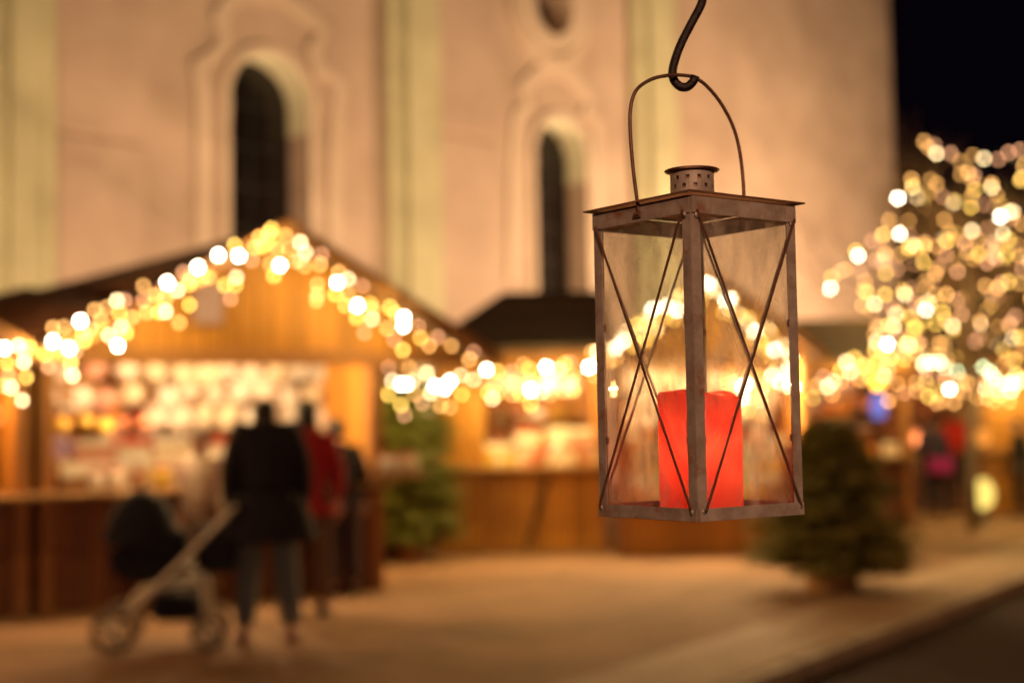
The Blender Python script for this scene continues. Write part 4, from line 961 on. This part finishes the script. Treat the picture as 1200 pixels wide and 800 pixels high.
# candle (its own thing: it stands in the lantern)
cn = thing('red_candle', 'thick red pillar candle glowing inside the lantern, with melted uneven rim', 'candle', (X0 + .002, Dc + .004, ZB + .0025), R(20))
b = MB(); seg = 48; Rc = .0425; Ri = .031
def rimh(a, ww=0):
    # a: world-ish angle; high towards the back and camera side, sunk to the right
    s = .119 + .0035 * math.sin(a * 2 + .6) + .001 * math.sin(5 * a) - .004 * max(0, math.cos(a - R(-25))) ** 3
    return s
rg2 = []
for r_, hs in ((Rc * .97, 0), (Rc, .03), (Rc, .2), (Rc * .995, .4), (Rc, .6), (Rc, .8), (Rc, .97), (Rc * .97, 1.0), (Ri * 1.03, .995), (Ri, .97), (Ri * .93, .93), (Ri * .6, .915), (.0, .91)):
    ring = []
    for k in range(seg):
        a = 2 * math.pi * k / seg; rr_ = r_ * (1 + .006 * math.sin(3 * a + hs * 5)); ring.append(b.b.verts.new((rr_ * math.cos(a), rr_ * math.sin(a), rimh(a) * hs)))
    rg2.append(ring)
for a, c in zip(rg2, rg2[1:]):
    for k in range(seg): b.b.faces.new((a[k], a[(k + 1) % seg], c[(k + 1) % seg], c[k]))
b.b.faces.new(rg2[0][::-1])
bmesh.ops.remove_doubles(b.b, verts=b.b.verts, dist=1e-5)
b.build('wax', 'wax', cn, smooth=True)
MB().tube([(0, 0, .106), (0, .001, .119)], .0011, 6).build('wick', 'cable', cn)
MB().ball((0, 0, .05), .005, 2).build('bulb', 'flame', cn, smooth=True)  # this bulb and the light below are added inside the wax for its glow
light('added_wax_glow', 'POINT', (0, 0, .065), .33, (1, .55, .32), cn, size=.006)
MB().lathe([(.0004, .117), (.0026, .121), (.003, .125), (.002, .131), (.0005, .137)], 12).build('flame', 'flame', cn, smooth=True)
light('flame_light', 'POINT', (0, 0, .128), 4, (1, .58, .26), cn, size=.003)
# forged hook: visible end over the lantern, then an arc to its own pole outside the picture
hook = thing('shepherd_hook', 'dark forged iron hook carrying the lantern handle', 'hook', (X0 + .62, Dc, -.0))
hb = hook.location
hx = [(828, -16), (822, 5), (809, 30), (797, 54), (789, 78), (789, 92), (796, 101), (805, 102), (812, 96), (815, 89)]
vis = [P(x, y, Dc + (.0 if i < 6 else -.001 * (i - 5))) - hb for i, (x, y) in enumerate(hx)]
arc = [Vector((.0, 0, 0)), Vector((0, 0, 1.0)), Vector((0, 0, 1.85)), Vector((-.03, 0, 2.02)), Vector((-.14, 0, 2.14)), Vector((-.3, 0, 2.17)), Vector((-.46, 0, 2.12)), Vector((-.56, 0, 2.02))]
cur = smooth_path(arc + vis, 5)
MB().tube(cur, .0046, 10).build('rod', 'hook', hook, smooth=True)
MB().lathe([(.10, 0), (.10, .012), (.012, .03), (.012, .06)], 20).build('base_plate', 'hook', hook)

# ------------------------------------------------------------------ added street lamps, out of view (behind the camera and above the road)
def added_street_lamp(x, y, z, e, col, label):
    t = thing('added_street_lamp', label, 'added street lamp', (x, y, 0), 0)
    MB().tube([(0, 0, 0), (0, 0, z - .2), (0, .25, z), (0, .7, z + .05)], .05, 10).build('pole', 'lampmetal', t)
    MB().lathe([(.06, .14), (.16, .10), (.20, .0), (.19, .0), (.15, .09), (.05, .13)], 20, (0, .8, z - .1), cap=False).build('shade', 'lampmetal', t)
    MB().ball((0, .8, z - .09), .05, 2).build('bulb', 'lamp_glow', t)
    light('lamp', 'POINT', (0, .8, z - .16), e, col, t, size=.09)
added_street_lamp(.5, -3.4, 3.5, 640, (1, .56, .33), 'added curved street lamp standing behind the photographer')
added_street_lamp(7.4, 9.5, 5.2, 420, (1, .42, .15), 'added curved street lamp over the road outside the frame')
added_street_lamp(-7.6, 7.0, 5.2, 500, (1, .46, .19), 'added curved street lamp at the stall side outside the frame')

# ------------------------------------------------------------------ camera and render settings
cam = bpy.data.cameras.new('camera'); co = bpy.data.objects.new('camera', cam); COL.objects.link(co); S.camera = co
co.matrix_world = Matrix.Translation(CAMP) @ CR.to_4x4()
cam.lens = 50; cam.sensor_width = 36; cam.sensor_fit = 'HORIZONTAL'; cam.clip_start = .05; cam.clip_end = 600
cam.dof.use_dof = True; cam.dof.focus_distance = 1.39; cam.dof.aperture_fstop = 2.75; cam.dof.aperture_blades = 0
S.view_settings.view_transform = 'Standard'; S.view_settings.look = 'None'; S.view_settings.exposure = 0; S.view_settings.gamma = 1
c = S.cycles
c.use_denoising = True; c.use_adaptive_sampling = False
c.sample_clamp_indirect = 3.0; c.max_bounces = 6; c.diffuse_bounces = 3; c.glossy_bounces = 3; c.transparent_max_bounces = 16; c.transmission_bounces = 4
c.caustics_reflective = False; c.caustics_refractive = False; c.use_light_tree = True
